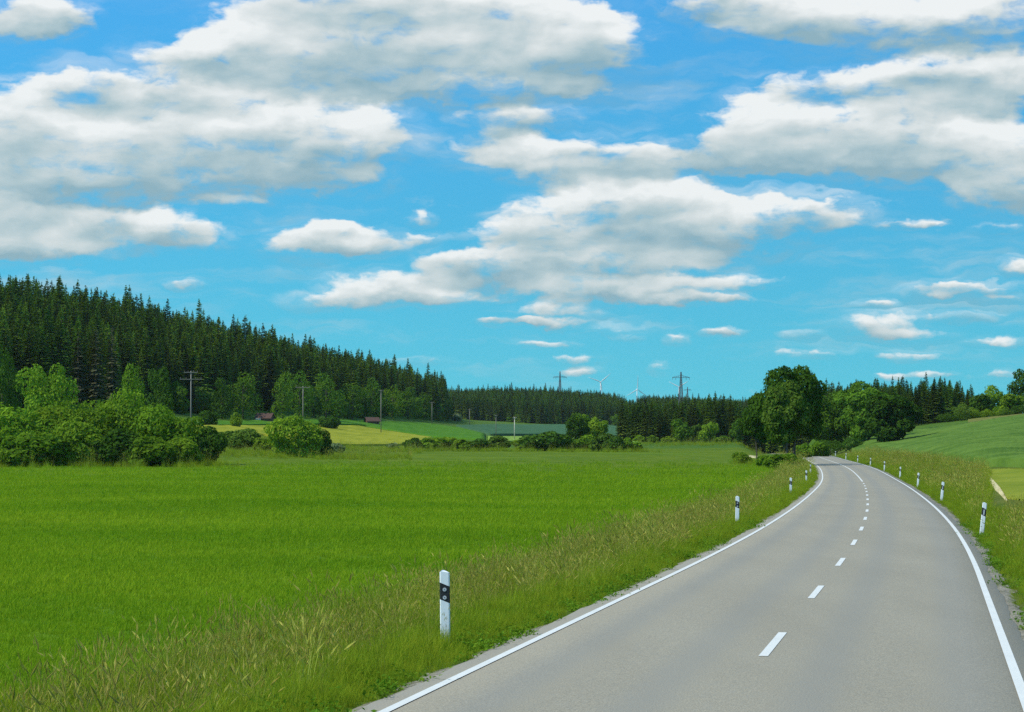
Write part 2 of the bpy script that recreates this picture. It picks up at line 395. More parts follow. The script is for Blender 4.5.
def gravel():
    m, nt = mat('shoulder_gravel'); geo = nd(nt, 'ShaderNodeNewGeometry'); pos = geo.outputs['Position']
    v = nd(nt, 'ShaderNodeTexVoronoi'); nt.links.new(pos, v.inputs['Vector']); v.inputs['Scale'].default_value = 28
    n = nnoise(nt, pos, 3, 5, 0.65)
    sp = nd(nt, 'ShaderNodeSeparateColor'); nt.links.new(v.outputs['Color'], sp.inputs[0])
    c = nmix(nt, sp.outputs[0], (0.16, 0.14, 0.10), (0.34, 0.30, 0.23))
    c = nmix(nt, nmr(nt, n, 0.50, 0.62), c, (0.13, 0.12, 0.075))
    principled(nt, c, 0.9, 0.15, v.outputs['Distance'], 0.8, 0.02)
    return m
MT['gravel'] = gravel()

def ground_mat(name, near1, near2, far1, far2, d0, d1, patch, verge=None):
    """open grassland: two tones that change across the land, patches, tufts; verge: colour pair beside the road"""
    m, nt = mat(name); geo = nd(nt, 'ShaderNodeNewGeometry'); pos = geo.outputs['Position']
    sp = nd(nt, 'ShaderNodeSeparateXYZ'); nt.links.new(pos, sp.inputs[0])
    big = nnoise(nt, nscale(nt, pos, (1, 0.35, 1)), 0.03, 5, 0.6)
    mid = nnoise(nt, nscale(nt, pos, (1, 0.4, 1)), 0.35, 5, 0.65)
    fine = nnoise(nt, pos, 6.0, 5, 0.7)
    row = nmath(nt, 'ADD', sp.outputs[1], nmath(nt, 'MULTIPLY', nmath(nt, 'SUBTRACT', big, 0.5), 60))
    far = nmr(nt, row, d0, d1)
    f = nmath(nt, 'ADD', nmath(nt, 'MULTIPLY', mid, 0.6), nmath(nt, 'MULTIPLY', fine, 0.4))
    f = nmr(nt, f, 0.36, 0.66)
    c = nmix(nt, far, nmix(nt, f, near1, near2), nmix(nt, f, far1, far2))
    c = nmix(nt, nmath(nt, 'MULTIPLY', nmr(nt, big, 0.48, 0.72), 0.45), c, patch)
    band = nnoise(nt, nscale(nt, pos, (0.03, 0.07, 0.03)), 1.0, 3)
    c = nmix(nt, nmr(nt, band, 0.36, 0.62), nmix(nt, 1.0, c, (0.84, 0.89, 0.88), 'MULTIPLY'), nmix(nt, 1.0, c, (1.10, 1.04, 1.0), 'MULTIPLY'))
    if verge:
        at = nd(nt, 'ShaderNodeAttribute', attribute_name='verge')
        c = nmix(nt, nmath(nt, 'MULTIPLY', at.outputs['Fac'], 1.0, clamp=True), c, nmix(nt, f, verge[0], verge[1]))
    h = nmath(nt, 'ADD', nmath(nt, 'MULTIPLY', fine, 0.4), mid)
    principled(nt, c, 0.95, 0.05, h, 0.6, 0.25)
    return m
MT['meadow'] = ground_mat('meadow_ground', (0.066, 0.142, 0.005), (0.122, 0.205, 0.009), (0.068, 0.120, 0.005), (0.120, 0.168, 0.008), 120, 380,
                          (0.105, 0.180, 0.009), ((0.050, 0.092, 0.007), (0.10, 0.140, 0.014)))
MT['ground'] = ground_mat('rough_ground', (0.05, 0.10, 0.010), (0.09, 0.14, 0.016), (0.045, 0.10, 0.010), (0.085, 0.15, 0.016), 400, 600,
                          (0.10, 0.13, 0.025), ((0.065, 0.095, 0.014), (0.12, 0.135, 0.026)))

def crop_mat(name, c1, c2, rows, ang, scale=0.12):
    m, nt = mat(name); geo = nd(nt, 'ShaderNodeNewGeometry'); pos = geo.outputs['Position']
    mp = nd(nt, 'ShaderNodeMapping'); nt.links.new(pos, mp.inputs[0]); mp.inputs['Rotation'].default_value = (0, 0, ang); mp.inputs['Scale'].default_value = (1, 0.12, 1)
    st = nnoise(nt, mp.outputs[0], scale * 3, 4); big = nnoise(nt, pos, scale * 0.35, 4); fine = nnoise(nt, pos, 2.2, 5, 0.7)
    wv = nd(nt, 'ShaderNodeTexWave'); nt.links.new(mp.outputs[0], wv.inputs[0]); wv.inputs['Scale'].default_value = rows
    wv.inputs['Distortion'].default_value = 0.6
    f = nmath(nt, 'ADD', nmath(nt, 'MULTIPLY', st, 0.5), nmath(nt, 'MULTIPLY', big, 0.35))
    f = nmath(nt, 'ADD', f, nmath(nt, 'MULTIPLY', fine, 0.3)); f = nmath(nt, 'MULTIPLY_ADD', wv.outputs['Fac'], 0.08, f)
    c = nmix(nt, nmr(nt, f, 0.46, 0.74), c1, c2)
    principled(nt, c, 0.95, 0.05, fine, 0.6, 0.2)
    return m
MT['yellow_crop'] = crop_mat('ripening_yellow_crop', (0.175, 0.200, 0.013), (0.280, 0.280, 0.022), 0.25, 0.5)
MT['green_crop'] = crop_mat('green_crop', (0.045, 0.135, 0.007), (0.075, 0.18, 0.011), 0.2, 0.7)
MT['light_crop'] = crop_mat('light_green_crop', (0.13, 0.23, 0.03), (0.20, 0.29, 0.05), 0.2, 0.2)
MT['cereal'] = crop_mat('blue_green_cereal', (0.052, 0.108, 0.012), (0.105, 0.175, 0.024), 0.12, -0.9)
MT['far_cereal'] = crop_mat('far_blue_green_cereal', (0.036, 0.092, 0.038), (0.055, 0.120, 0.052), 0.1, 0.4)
MT['mown'] = crop_mat('mown_grass', (0.135, 0.175, 0.013), (0.22, 0.240, 0.024), 0.6, 0.3)
MT['dry_strip'] = crop_mat('dry_grass_strip', (0.10, 0.115, 0.022), (0.17, 0.165, 0.04), 0.2, 0.3)
MT['bare_soil'] = crop_mat('pale_dry_soil', (0.40, 0.34, 0.17), (0.60, 0.52, 0.30), 0.4, 0.3, 0.6)

# ------------------------------------------------------------------ the lie of the land
_sy = np.array([-120, 50, 62, 90, 120, 177, 235, 300, 400, 520, 700, 1200.])
_ss = np.array([.172, .172, .166, .153, .145, .138, .126, .115, .100, .090, .085, .03])
_yy = np.arange(-120, 1200, 1.0)
_sl = np.interp(_yy, _sy, _ss)
_xx = np.concatenate([[0], np.cumsum((_sl[1:] + _sl[:-1]) / 2)]); _xx += -2.14 - np.interp(0, _yy, _xx)
def road_x(y): return np.interp(y, _yy, _xx)
def road_s(y): return np.interp(y, _yy, _sl)
def road_z(y): return np.interp(y, _ryg, _rzg)
_ryg = np.arange(-200, 7000, 4.0)
_rzg = np.interp(_ryg, [-200, 215, 278, 328, 378, 428, 478, 530, 650, 7000], [0, 0.0, .38, .60, .78, 1.05, 1.48, 1.53, 1.55, 1.55])
for _ in range(3): _rzg = np.convolve(np.pad(_rzg, 4, mode='edge'), np.ones(9) / 9, mode='valid')
def road_off(x, y): return (x - road_x(y)) / np.sqrt(1 + road_s(y) ** 2)
def road_pt(y, off):
    s = road_s(y); n = np.sqrt(1 + s * s)
    return road_x(y) + off / n, y - off * s / n

LAND = {   # at this bearing (as a column of the picture): distance, height
 -900: [(250, 0), (400, 2), (650, 16), (900, 42), (1300, 70), (2500, 60), (7500, 105)],
 0:    [(250, 0), (360, .2), (480, 3), (600, 10.5), (850, 42), (1200, 62), (2500, 60), (7500, 105)],
 200:  [(250, 0), (360, .3), (480, 3.2), (560, 7), (750, 12.2), (1000, 36.5), (1400, 48), (2500, 50), (7500, 100)],
 350:  [(250, 0), (420, .9), (560, 2.6), (600, 3.8), (800, 9.1), (950, 14.6), (1250, 30.5), (1800, 41), (2500, 45), (7500, 100)],
 440:  [(250, 0), (420, .9), (600, 2.7), (750, 5.7), (1250, 15.6), (1420, 22.5), (1750, 24), (2350, 44.5), (3000, 46), (7500, 100)],
 520:  [(250, 0), (420, .9), (580, 2.5), (700, 3.6), (900, 7.4), (1600, 18.9), (1700, 22), (2300, 46.5), (3000, 48), (7500, 98)],
 640:  [(250, 0), (420, .9), (580, 2.4), (800, 4.9), (1200, 9), (1700, 18.5), (2300, 38), (3000, 42), (7500, 95)],
 740:  [(250, .1), (400, .8), (480, 1.3), (620, 3), (800, 5.2), (1200, 10), (2300, 32), (7500, 90)],
 830:  [(250, .2), (400, .9), (478, 1.5), (560, 3.4), (700, 7), (1000, 12), (2300, 24), (7500, 90)],
 900:  [(200, .3), (300, 1.0), (400, 1.7), (520, 3.0), (620, 7.7), (700, 9.7), (1000, 14), (2300, 22), (7500, 90)],
 1024: [(120, .2), (220, 1.2), (350, 5.0), (520, 9.5), (570, 10.6), (660, 13.0), (800, 11), (2300, 20), (7500, 85)],
 1900: [(120, .4), (220, 2.5), (400, 9), (620, 15), (900, 18), (2300, 25), (7500, 85)],
}
_lu = np.array([(k - CX) / F for k in LAND])
_ld = np.linspace(math.log(10), math.log(7600), 420)
_ug = np.linspace(-0.62, 0.60, 260)
_tab = np.array([np.interp(np.exp(_ld), [0] + [p[0] for p in v], [0] + [p[1] for p in v]) for v in LAND.values()])
_grid = np.array([np.interp(_ug, _lu, _tab[:, j]) for j in range(len(_ld))])      # [d, u]
def _blur(a, ax, k, times):
    ker = np.ones(k) / k
    for _ in range(times):
        a = np.apply_along_axis(lambda r: np.convolve(np.pad(r, k // 2, mode='edge'), ker, mode='valid'), ax, a)
    return a
_grid = _blur(_blur(_grid, 0, 7, 3), 1, 5, 2)

def _sstep(a, b, x):
    t = np.clip((x - a) / (b - a), 0, 1); return t * t * (3 - 2 * t)
def base_land(x, y):
    d = np.maximum(y, 10.0); u = np.clip(x / d, -0.6195, 0.5995)
    fi = np.clip((np.log(d) - _ld[0]) / (_ld[1] - _ld[0]), 0, len(_ld) - 1.001); fj = np.clip((u - _ug[0]) / (_ug[1] - _ug[0]), 0, len(_ug) - 1.001)
    i = fi.astype(int); j = fj.astype(int); a = fi - i; b = fj - j
    return (_grid[i, j] * (1 - a) + _grid[i + 1, j] * a) * (1 - b) + (_grid[i, j + 1] * (1 - a) + _grid[i + 1, j + 1] * a) * b
def land(x, y):
    x = np.asarray(x, float); y = np.asarray(y, float)
    b = base_land(x, y); o = road_off(x, y); a = np.abs(o)
    o_ = o
    b = b + 0.10 * np.sin(x * 0.21 + 1.3) * np.sin(y * 0.083) * _sstep(8, 16, a) * (1 - _sstep(300, 700, y))
    rz = road_z(y)
    prof = np.where(o < 0, -0.42 * _sstep(4.4, 6.2, a) + 0.22 * _sstep(7.0, 10.5, a), -0.10 * _sstep(3.8, 4.8, a) + 0.42 * _sstep(5.0, 9.0, a))
    near = rz + prof - 0.055 - 0.15 * (1 - _sstep(3.1, np.where(o < 0, 3.65, 3.42), a))
    k = _sstep(7, 15, a)
    return near * (1 - k) + (b + np.where(o < 0, -0.2, 0.28) * (1 - _sstep(12, 60, a))) * k
def land1(x, y): return float(land(np.array([x]), np.array([y]))[0])
def at(px, d, dz=0.0):
    """the ground point at bearing px and distance d"""
    x = (px - CX) / F * d
    return Vector((x, d, land1(x, d) + dz))
def hit(px, py, d0=20.0, d1=3000.0):
    """where the sight line through picture point (px, py) first meets the ground"""
    ds = np.exp(np.linspace(math.log(d0), math.log(d1), 1500)); xs = (px - CX) / F * ds
    ray = CAMZ + (HY - py) / F * ds; g = land(xs, ds)
    k = np.argmax(g >= ray)
    return float(ds[k]) if g[k] >= ray[k] else float(d1)

def build_ground():
    ys = np.concatenate([np.linspace(-90, 20, 24)[:-1], np.exp(np.linspace(math.log(20), math.log(7400), 420))])
    half = 60 + 0.5 * np.maximum(ys, 0)
    s = np.linspace(-1, 1, 361); s = np.sign(s) * (0.35 * np.abs(s) + 0.65 * np.abs(s) ** 2)
    X = half[:, None] * s[None, :] + np.clip(road_x(ys) , -20, 60)[:, None] ; Y = np.repeat(ys[:, None], len(s), 1)
    Z = land(X.ravel(), Y.ravel()).reshape(X.shape)
    nr, nc = X.shape
    idx = np.arange(nr * nc).reshape(nr, nc)
    quads = np.stack([idx[:-1, :-1], idx[:-1, 1:], idx[1:, 1:], idx[1:, :-1]], -1).reshape(-1, 4)
    xc = X.ravel()[quads].mean(1); yc = Y.ravel()[quads].mean(1)
    is_meadow = (xc < road_x(yc)) & (yc < 640) & (xc > -140 - 0.1 * yc)
    off = road_off(X.ravel(), Y.ravel())
    jit = 0.5 * np.sin(Y.ravel() * 0.35) + 0.4 * np.sin(Y.ravel() * 0.9 + 2)
    vg = np.where(off < 0, 1 - _sstep(7.5, 8.7, -off + jit * .6), 1 - _sstep(10, 18, off + jit)) * (1 - _sstep(520, 640, Y.ravel()))
    V_ = np.stack([X.ravel(), Y.ravel(), Z.ravel()], 1)
    for name, msk, label, cat in (('meadow', is_meadow, 'wide bright green meadow left of the road', 'meadow'), ('ground', ~is_meadow, 'rough grassy land around and behind the fields', 'ground')):
        q = quads[msk]; used = np.unique(q); remap = np.zeros(len(V_), int); remap[used] = np.arange(len(used))
        me = mesh_np(name, V_[used], remap[q], [MT[name]], smooth=True)
        a_ = me.attributes.new('verge', 'FLOAT', 'POINT'); a_.data.foreach_set('value', vg[used].astype(np.float32))
        tag(link(name, me), label, cat, kind='structure')
build_ground()

# ------------------------------------------------------------------ the road
def ribbon(name, ys, offs, dz, m, parent=None, wob=None, off_attr=False):
    rows = []
    for k, o in enumerate(offs):
        oo = np.full(len(ys), o, float)
        if wob is not None: oo = oo + wob[k](ys)
        x, y = road_pt(ys, oo); rows.append(np.stack([x, y, road_z(ys) + (dz[k] if hasattr(dz, '__len__') else dz)], 1))
    v = np.stack(rows, 1); n, c = v.shape[:2]
    idx = np.arange(n * c).reshape(n, c)
    q = np.stack([idx[:-1, :-1], idx[:-1, 1:], idx[1:, 1:], idx[1:, :-1]], -1).reshape(-1, 4)
    me = mesh_np(name, v.reshape(-1, 3), q, [m], smooth=True)
    if off_attr:
        a_ = me.attributes.new('off', 'FLOAT', 'POINT'); a_.data.foreach_set('value', np.tile(np.array(offs, np.float32), n))
    return link(name, me, parent)
YS = np.concatenate([np.arange(-80, 140, 1.0), np.arange(140, 760, 4.0)])
EDGE = {-1: 3.33, 1: 3.06}
rng = np.random.default_rng(7)
def wobble(amp, seed):
    r = np.random.default_rng(seed); ph = r.uniform(0, 6.28, 6); fr = np.array([.17, .41, .93, 1.7, 2.9, 4.1]); am = np.array([1, .8, .7, .5, .4, .3]) * amp
    return lambda ys: sum(a * np.sin(f * ys + p) for a, f, p in zip(am, fr, ph))
zero = lambda ys: 0 * ys
YF = np.concatenate([np.arange(-40, 130, 0.25), np.arange(130, 760, 3.0)])
road = ribbon('road', YF, [-3.74, -3.64, -2.5, -1.65, -0.8, 0, 0.8, 1.65, 2.5, 3.32, 3.40], [-0.12] + [0.016, 0.03, 0.045, 0.055, 0.06, 0.055, 0.045, 0.03, 0.02] + [-0.12], MT['asphalt'],
              wob=[wobble(0.03, 1), wobble(0.03, 1)] + [zero] * 7 + [wobble(0.02, 2), wobble(0.02, 2)], off_attr=True)
tag(road, 'grey asphalt country road with white edge lines bending gently away', 'road', kind='structure')
def zc(o): return float(np.interp(abs(o), [0, .8, 1.65, 2.5, 3.56], [.06, .055, .045, .03, .018])) + 0.006
for s in (-1, 1):
    ribbon('edge_line', YS, [s * EDGE[s] - 0.058, s * EDGE[s] + 0.058], [zc(s * EDGE[s] - .058) + .002, zc(s * EDGE[s] + .058) + .002], MT['paint'], road)
y0 = 32.8 - 2 - 12 * 3
for k in range(17):
    a = y0 + 12 * k
    if a > 187: break
    ribbon('centre_dash', np.linspace(a, a + 4.0, 5), [-0.06, 0.06], 0.066, MT['paint'], road)
ribbon('centre_line', np.arange(200, 760, 4.0), [-0.06, 0.06], 0.066, MT['paint'], road)
for s, sd in ((-1, 11), (1, 12)):
    o = ribbon('gravel_shoulder', YF, sorted([-3.45, -3.66, -3.84] if s < 0 else [3.2, 3.43, 3.60]), [-.05, 0.006, -0.02] if s < 0 else [-0.02, 0.006, -.05], MT['gravel'], wob=[wobble(0.09, sd), zero, zero] if s < 0 else [zero, zero, wobble(0.07, sd)])
    tag(o, 'narrow pale gravel edge on the %s side of the road' % ('meadow' if s < 0 else 'cereal field'), 'gravel', kind='structure')

# ------------------------------------------------------------------ fields as standing crops
def crop(name, pxs, near_d, far_d, h, m, label, cat='field', nt_=28, ns_=60, seed=0, edge=0.0):
    """a field between two edges; near_d, far_d: distance at each bearing of pxs"""
    s = np.linspace(0, 1, ns_); px = np.interp(s, np.linspace(0, 1, len(pxs)), pxs)
    nd_ = np.interp(px, pxs, near_d); fd_ = np.interp(px, pxs, far_d)
    t = np.linspace(0, 1, nt_)
    D = nd_[:, None] * (1 - t) + fd_[:, None] * t
    r = np.random.default_rng(seed)
    D[:, 0] += r.normal(0, edge, ns_); D[:, -1] += r.normal(0, edge, ns_)
    X = (px[:, None] - CX) / F * D; Z = land(X.ravel(), D.ravel()).reshape(D.shape)
    top = np.stack([X, D, Z + h + r.uniform(-.08, .08, D.shape) * h], -1)
    v = list(top.reshape(-1, 3)); n, c = D.shape
    idx = np.arange(n * c).reshape(n, c)
    q = list(np.stack([idx[:-1, :-1], idx[1:, :-1], idx[1:, 1:], idx[:-1, 1:]], -1).reshape(-1, 4))
    loop = list(idx[:, 0]) + list(idx[-1, 1:]) + list(idx[-2::-1, -1]) + list(idx[0, -2:0:-1])
    k0 = len(v)
    for i in loop: p = v[i]; v.append(np.array([p[0], p[1], p[2] - h - 0.8]))
    for a in range(len(loop)):
        b = (a + 1) % len(loop); q.append(np.array([loop[a], k0 + a, k0 + b, loop[b]]))
    o = link(name, mesh_np(name, np.array(v), np.array(q), [m], smooth=True))
    return tag(o, label, cat, kind='structure')

def dd(px, py): return [hit(a, b) for a, b in zip(px, py)]
px = [190, 230, 265, 330, 360, 400, 432]
crop('yellow_field', px, dd(px, [434.5, 434.5, 436, 446.5, 446.5, 446, 440]), dd(px, [427.5, 427, 427, 427, 427, 433.5, 438.5]), 0.5, MT['yellow_crop'], 'bright yellow ripening field between the bushes and the left forest', seed=1)
px = [215, 260, 300, 362, 402, 435, 485]
crop('green_field', px, [v + 6 for v in dd(px, [426.5, 426, 426, 426, 433, 438, 441])], dd(px, [422, 421.5, 421.5, 421.5, 423, 424.5, 430]), 0.4, MT['green_crop'], 'plain green field along the foot of the left forest', seed=2)
px = [456, 490, 540, 600, 632]
crop('far_cereal_field', px, dd(px, [427.2, 436, 436, 437, 437]), dd(px, [426.5, 425.5, 425.5, 425.5, 426]), 0.8, MT['far_cereal'], 'distant blue green cereal field below the far forest', seed=3)
px = [488, 540, 600, 640]
crop('pale_green_field', px, dd(px, [441.5, 442, 442.5, 443]), [v - 8 for v in dd(px, [436.5, 437, 437.5, 438])], 0.3, MT['light_crop'], 'narrow light green field strip in front of the distant cereal', seed=4)
px = [838, 870, 905, 940, 965, 990, 1024, 1100]
crop('cereal_field', px, [600, 450] + dd([905, 940, 965, 990, 1024, 1100], [456.5, 460, 463.5, 467, 468, 468]), [660, 610, 590, 575, 565, 560, 560, 560], 0.75, MT['cereal'], 'blue green cereal field rising to the right of the road', seed=5, edge=0.6, nt_=50, ns_=120)
px = [985, 995, 1006, 1024, 1100]
crop('mown_field', px, dd(px, [474, 488, 499, 501, 507]), [v - 1.5 for v in dd(px, [469.5, 469, 468.5, 468.5, 468.5])], 0.07, MT['mown'], 'yellow green mown patch beside the cereal field', seed=6, edge=0.5)
px = [968, 1000, 1024, 1100]
crop('dry_grass_strip', px, [562, 563, 563, 564], [640, 650, 660, 670], 0.3, MT['dry_strip'], 'brownish dry grass strip along the top of the cereal field', seed=7)
px = [732, 748, 764]
crop('dry_soil_strip', px, dd(px, [456.5, 457.5, 459]), dd(px, [455.3, 455.5, 457]), 0.10, MT['bare_soil'], 'pale dry strip at the meadow end left of the big tree', seed=8)
px = [983, 995, 1007]
crop('sandy_patch', px, dd(px, [474, 490, 502.6]), dd(px, [470.5, 484, 502.2]), 0.14, MT['bare_soil'], 'sandy bare edge of the mown patch by the verge', seed=9, edge=0.2)

# ------------------------------------------------------------------ plants: meshes
def quads_at(c, size, nrm, r, aspect=0.62):
    """one pointed leaf-cluster quad at each centre c, facing nrm"""
    n = len(c)
    nrm = nrm / (np.linalg.norm(nrm, axis=1, keepdims=True) + 1e-9)
    a = r.normal(size=(n, 3)); u = np.cross(nrm, a); u /= np.linalg.norm(u, axis=1, keepdims=True) + 1e-9
    w = np.cross(nrm, u); s = size[:, None]
    v = np.stack([c - u * s, c - w * s * aspect + nrm * s * .15, c + u * s, c + w * s * aspect + nrm * s * .15], 1).reshape(-1, 3)
    return v, np.arange(4 * n).reshape(n, 4)

def crown_pts(r, n, lobes):
    """points in the shells of ellipsoid lobes (cx,cy,cz,rx,ry,rz); hidden inner points dropped"""
    lob = np.array(lobes); area = (lob[:, 3] * lob[:, 5]); pick = r.choice(len(lob), size=int(n * 1.9), p=area / area.sum())
    d = r.normal(size=(len(pick), 3)); d /= np.linalg.norm(d, axis=1, keepdims=True)
    rad = 1 - np.abs(r.normal(0, 0.16, len(pick))) + r.normal(0, .05, len(pick)) + np.where(r.uniform(size=len(pick)) < .14, np.minimum(r.exponential(.06, len(pick)), .14), 0)
    L = lob[pick]; p = L[:, :3] + d * L[:, 3:] * rad[:, None]
    inside = np.zeros(len(p), bool)
    for k, q in enumerate(lob):
        e = (((p - q[:3]) / q[3:]) ** 2).sum(1)
        inside |= (e < 0.50) & (pick != k)
    keep = ~inside
    p, d, pick = p[keep][:n], d[keep][:n], pick[keep][:n]
    return p, d, pick

def broadleaf(seed, n=2600, size=0.020, W=0.36, bottom=0.2, nl=26, top=1.0, flat=1.0, irregular=0.3, fill=.62, reach=.80):
    """crown of height 1 (base at 0): lobes arranged inside an egg outline"""
    r = np.random.default_rng(seed)
    lobes = []; zc_ = (bottom + top) / 2; rz = (top - bottom) / 2
    for k in range(nl):
        th = r.uniform(0, 6.28); ph = math.acos(r.uniform(-0.95, 1)); q = r.uniform(0.45, reach)
        cx, cy_, cz = math.sin(ph) * math.cos(th) * q * W, math.sin(ph) * math.sin(th) * q * W, math.cos(ph) * q * rz
        s = (r.uniform(0.22, 0.40) if nl < 30 else r.uniform(0.15, 0.34)) * (1 + r.uniform(-irregular, irregular))
        lobes.append((cx, cy_, zc_ + cz, s * W * 1.1, s * W * 1.1, s * min(W, rz) * 0.95 * flat))
    lobes.append((0, 0, zc_, W * fill, W * fill, rz * fill))
    p, d, pick = crown_pts(r, n, lobes)
    k_ = p[:, 2] > 0.0; p, d, pick = p[k_], d[k_], pick[k_]
    nrm = d + r.normal(0, .55, d.shape) + np.array([0, 0, .25])
    sz = size * r.uniform(.6, 1.35, len(p))
    lt = r.uniform(0, 1, len(lobes))
    v, f = quads_at(p, sz, nrm, r)
    v[:, 2] = np.maximum(v[:, 2], 0.002)
    return v, f, np.clip(lt[pick] * .5 + r.uniform(0, .5, len(p)), 0, 1)

def trunk_mesh(seed, h=0.45, r0=0.022, limbs=6, W=0.3, fork=0.28):
    r = np.random.default_rng(seed); m = MB()
    bend = r.normal(0, .012, 2)
    pts = [(0, 0, -0.03), (bend[0] * .3, bend[1] * .3, h * .35), (bend[0], bend[1], h * .7), (bend[0] * 1.5, bend[1] * 1.5, h * 1.35)]
    m.tube(pts, [r0 * 1.35, r0, r0 * .8, r0 * .3], 8)
    for k in range(limbs):
        a = k / limbs * 6.28 + r.uniform(-.4, .4); z = fork + r.uniform(0, .22); l = W * r.uniform(.5, .8)
        m.tube([(0, 0, z), (math.cos(a) * l * .5, math.sin(a) * l * .5, z + .12), (math.cos(a) * l, math.sin(a) * l, z + .26)], [r0 * .5, r0 * .32, r0 * .12], 5, cap=False)
    return m

def spruce(seed, Rb=0.15, low=0.06, whorls=34, nb=9, dens=1.0):
    """needle tiers on a spire of height 1"""
    r = np.random.default_rng(seed); C, T = [], []
    tri = []
    for k in range(whorls):
        t = (k + r.uniform(-.3, .3)) / whorls; t = 1 - (1 - min(max(t, 0), .99)) ** 1.12; z = low + (1 - low) * t
        rad = Rb * min((1 - t) ** 0.72, .30 + 2.2 * (1 - t)) * min(1, .62 + 1.6 * t) * r.uniform(.82, 1.12) + .004
        b = max(4, int(nb * (0.6 + .6 * (1 - t)) * dens)); ph = r.uniform(0, 6.28)
        for j in range(b):
            a = ph + j / b * 6.283 + r.uniform(-.25, .25); l = rad * r.uniform(.7, 1.15)
            droop = l * r.uniform(.25, .55) * (1 - .8 * t) - l * .35 * t
            ca, sa = math.cos(a), math.sin(a)
            tone = r.uniform(0, 1); zj = z + r.uniform(-.8, .8) * (1 - low) / whorls
            wv = l * r.uniform(.24, .36) + .004
            # spray: five pointed fingers along the branch
            for s_, wd, off in ((1.0, .55, 0.0), (.80, .5, 1.0), (.80, .5, -1.0), (.52, .55, .8), (.52, .55, -.8)):
                e = np.array([ca * l * s_ - sa * wv * off, sa * l * s_ + ca * wv * off, zj - droop * s_ ** 1.5 + r.normal(0, .004)])
                i0 = np.array([ca * l * s_ * .25, sa * l * s_ * .25, zj + .006 - droop * .1])
                side = np.array([-sa, ca, 0]) * wv * wd
                tri.append((i0 - side * .5, e * .55 + i0 * .45 - side + np.array([0, 0, -.006]), e, e * .55 + i0 * .45 + side))
                T.append(np.clip(tone * .6 + .4 * r.uniform(), 0, 1))
    v = np.array(tri).reshape(-1, 3); f = np.arange(len(v)).reshape(-1, 4)
    tip = len(v)
    v = np.concatenate([v, [[.005, 0, .95], [-.005, .004, .95], [0, -.005, .95], [0, 0, 1.005]]])
    return v, [f, np.array([[tip, tip + 1, tip + 3], [tip + 1, tip + 2, tip + 3], [tip + 2, tip, tip + 3]])], np.array(T + [.5] * 3)

def conifer_trunk():
    m = MB(); m.tube([(0, 0, -.03), (0, 0, .4), (0, 0, .95)], [.011, .008, .002], 6); return m

SPR = []
for k in range(9):
    v, f, t = spruce(100 + k, Rb=0.150 + .014 * (k % 5), low=.05 + .03 * (k % 3), whorls=32 + 2 * (k % 4), nb=11)
    SPR.append((mesh_np('spruce_crown', v, f, [MT['spruce'] if k % 3 else MT['spruce_green']], tone=t), conifer_trunk().mesh('spruce_trunk', [MT['bark']], True)))
PINE = []
for k in range(2):
    v, f, t = spruce(150 + k, Rb=0.15, low=.22, whorls=24, nb=7, dens=.8)
    PINE.append((mesh_np('dry_spruce_crown', v, f, [MT['pine_brown']], tone=t), conifer_trunk().mesh('spruce_trunk', [MT['bark']], True)))
BRD = {}
def brd_set(tone, k0, n=4, **kw):
    out = []
    for k in range(n):
        v, f, t = broadleaf(k0 + k, **kw)
        out.append((mesh_np('leaf_crown', v, f, [MT[tone]], tone=t), trunk_mesh(k0 + k).mesh('tree_trunk', [MT['bark']], True)))
    return out
for tn in ('leaf_dark', 'leaf_mid', 'leaf_light', 'leaf_olive'):
    BRD[tn] = brd_set(tn, 200 + 10 * len(BRD), n=3, n_=0) if False else brd_set(tn, 200 + 10 * len(BRD), n=3, W=0.40, bottom=0.12, size=0.028)
BSH = {}
for tn in ('leaf_dark', 'leaf_mid', 'leaf_light', 'leaf_olive', 'leaf_pale', 'leaf_green'):
    BSH[tn] = []
    for k in range(3):
        v, f, t = broadleaf(300 + 10 * len(BSH) + k, n=2800, size=0.034, W=0.70, bottom=-.12, nl=30, irregular=.6)
        BSH[tn].append((mesh_np('leaf_mass', v, f, [MT[tn]], tone=t), trunk_mesh(400 + k, h=.3, r0=.02, limbs=7, W=.6, fork=.05).mesh('stems', [MT['bark']], True)))

def plant(name, parts, pnames, loc, sx, sz, rz, label, cat, group=None, sy=None):
    e = empty(name, loc, rz)
    tag(e, label, cat, group)
    for me, pn in zip(parts, pnames):
        link(pn, me, e, scale=(sx, sy or sx, sz))
    return e

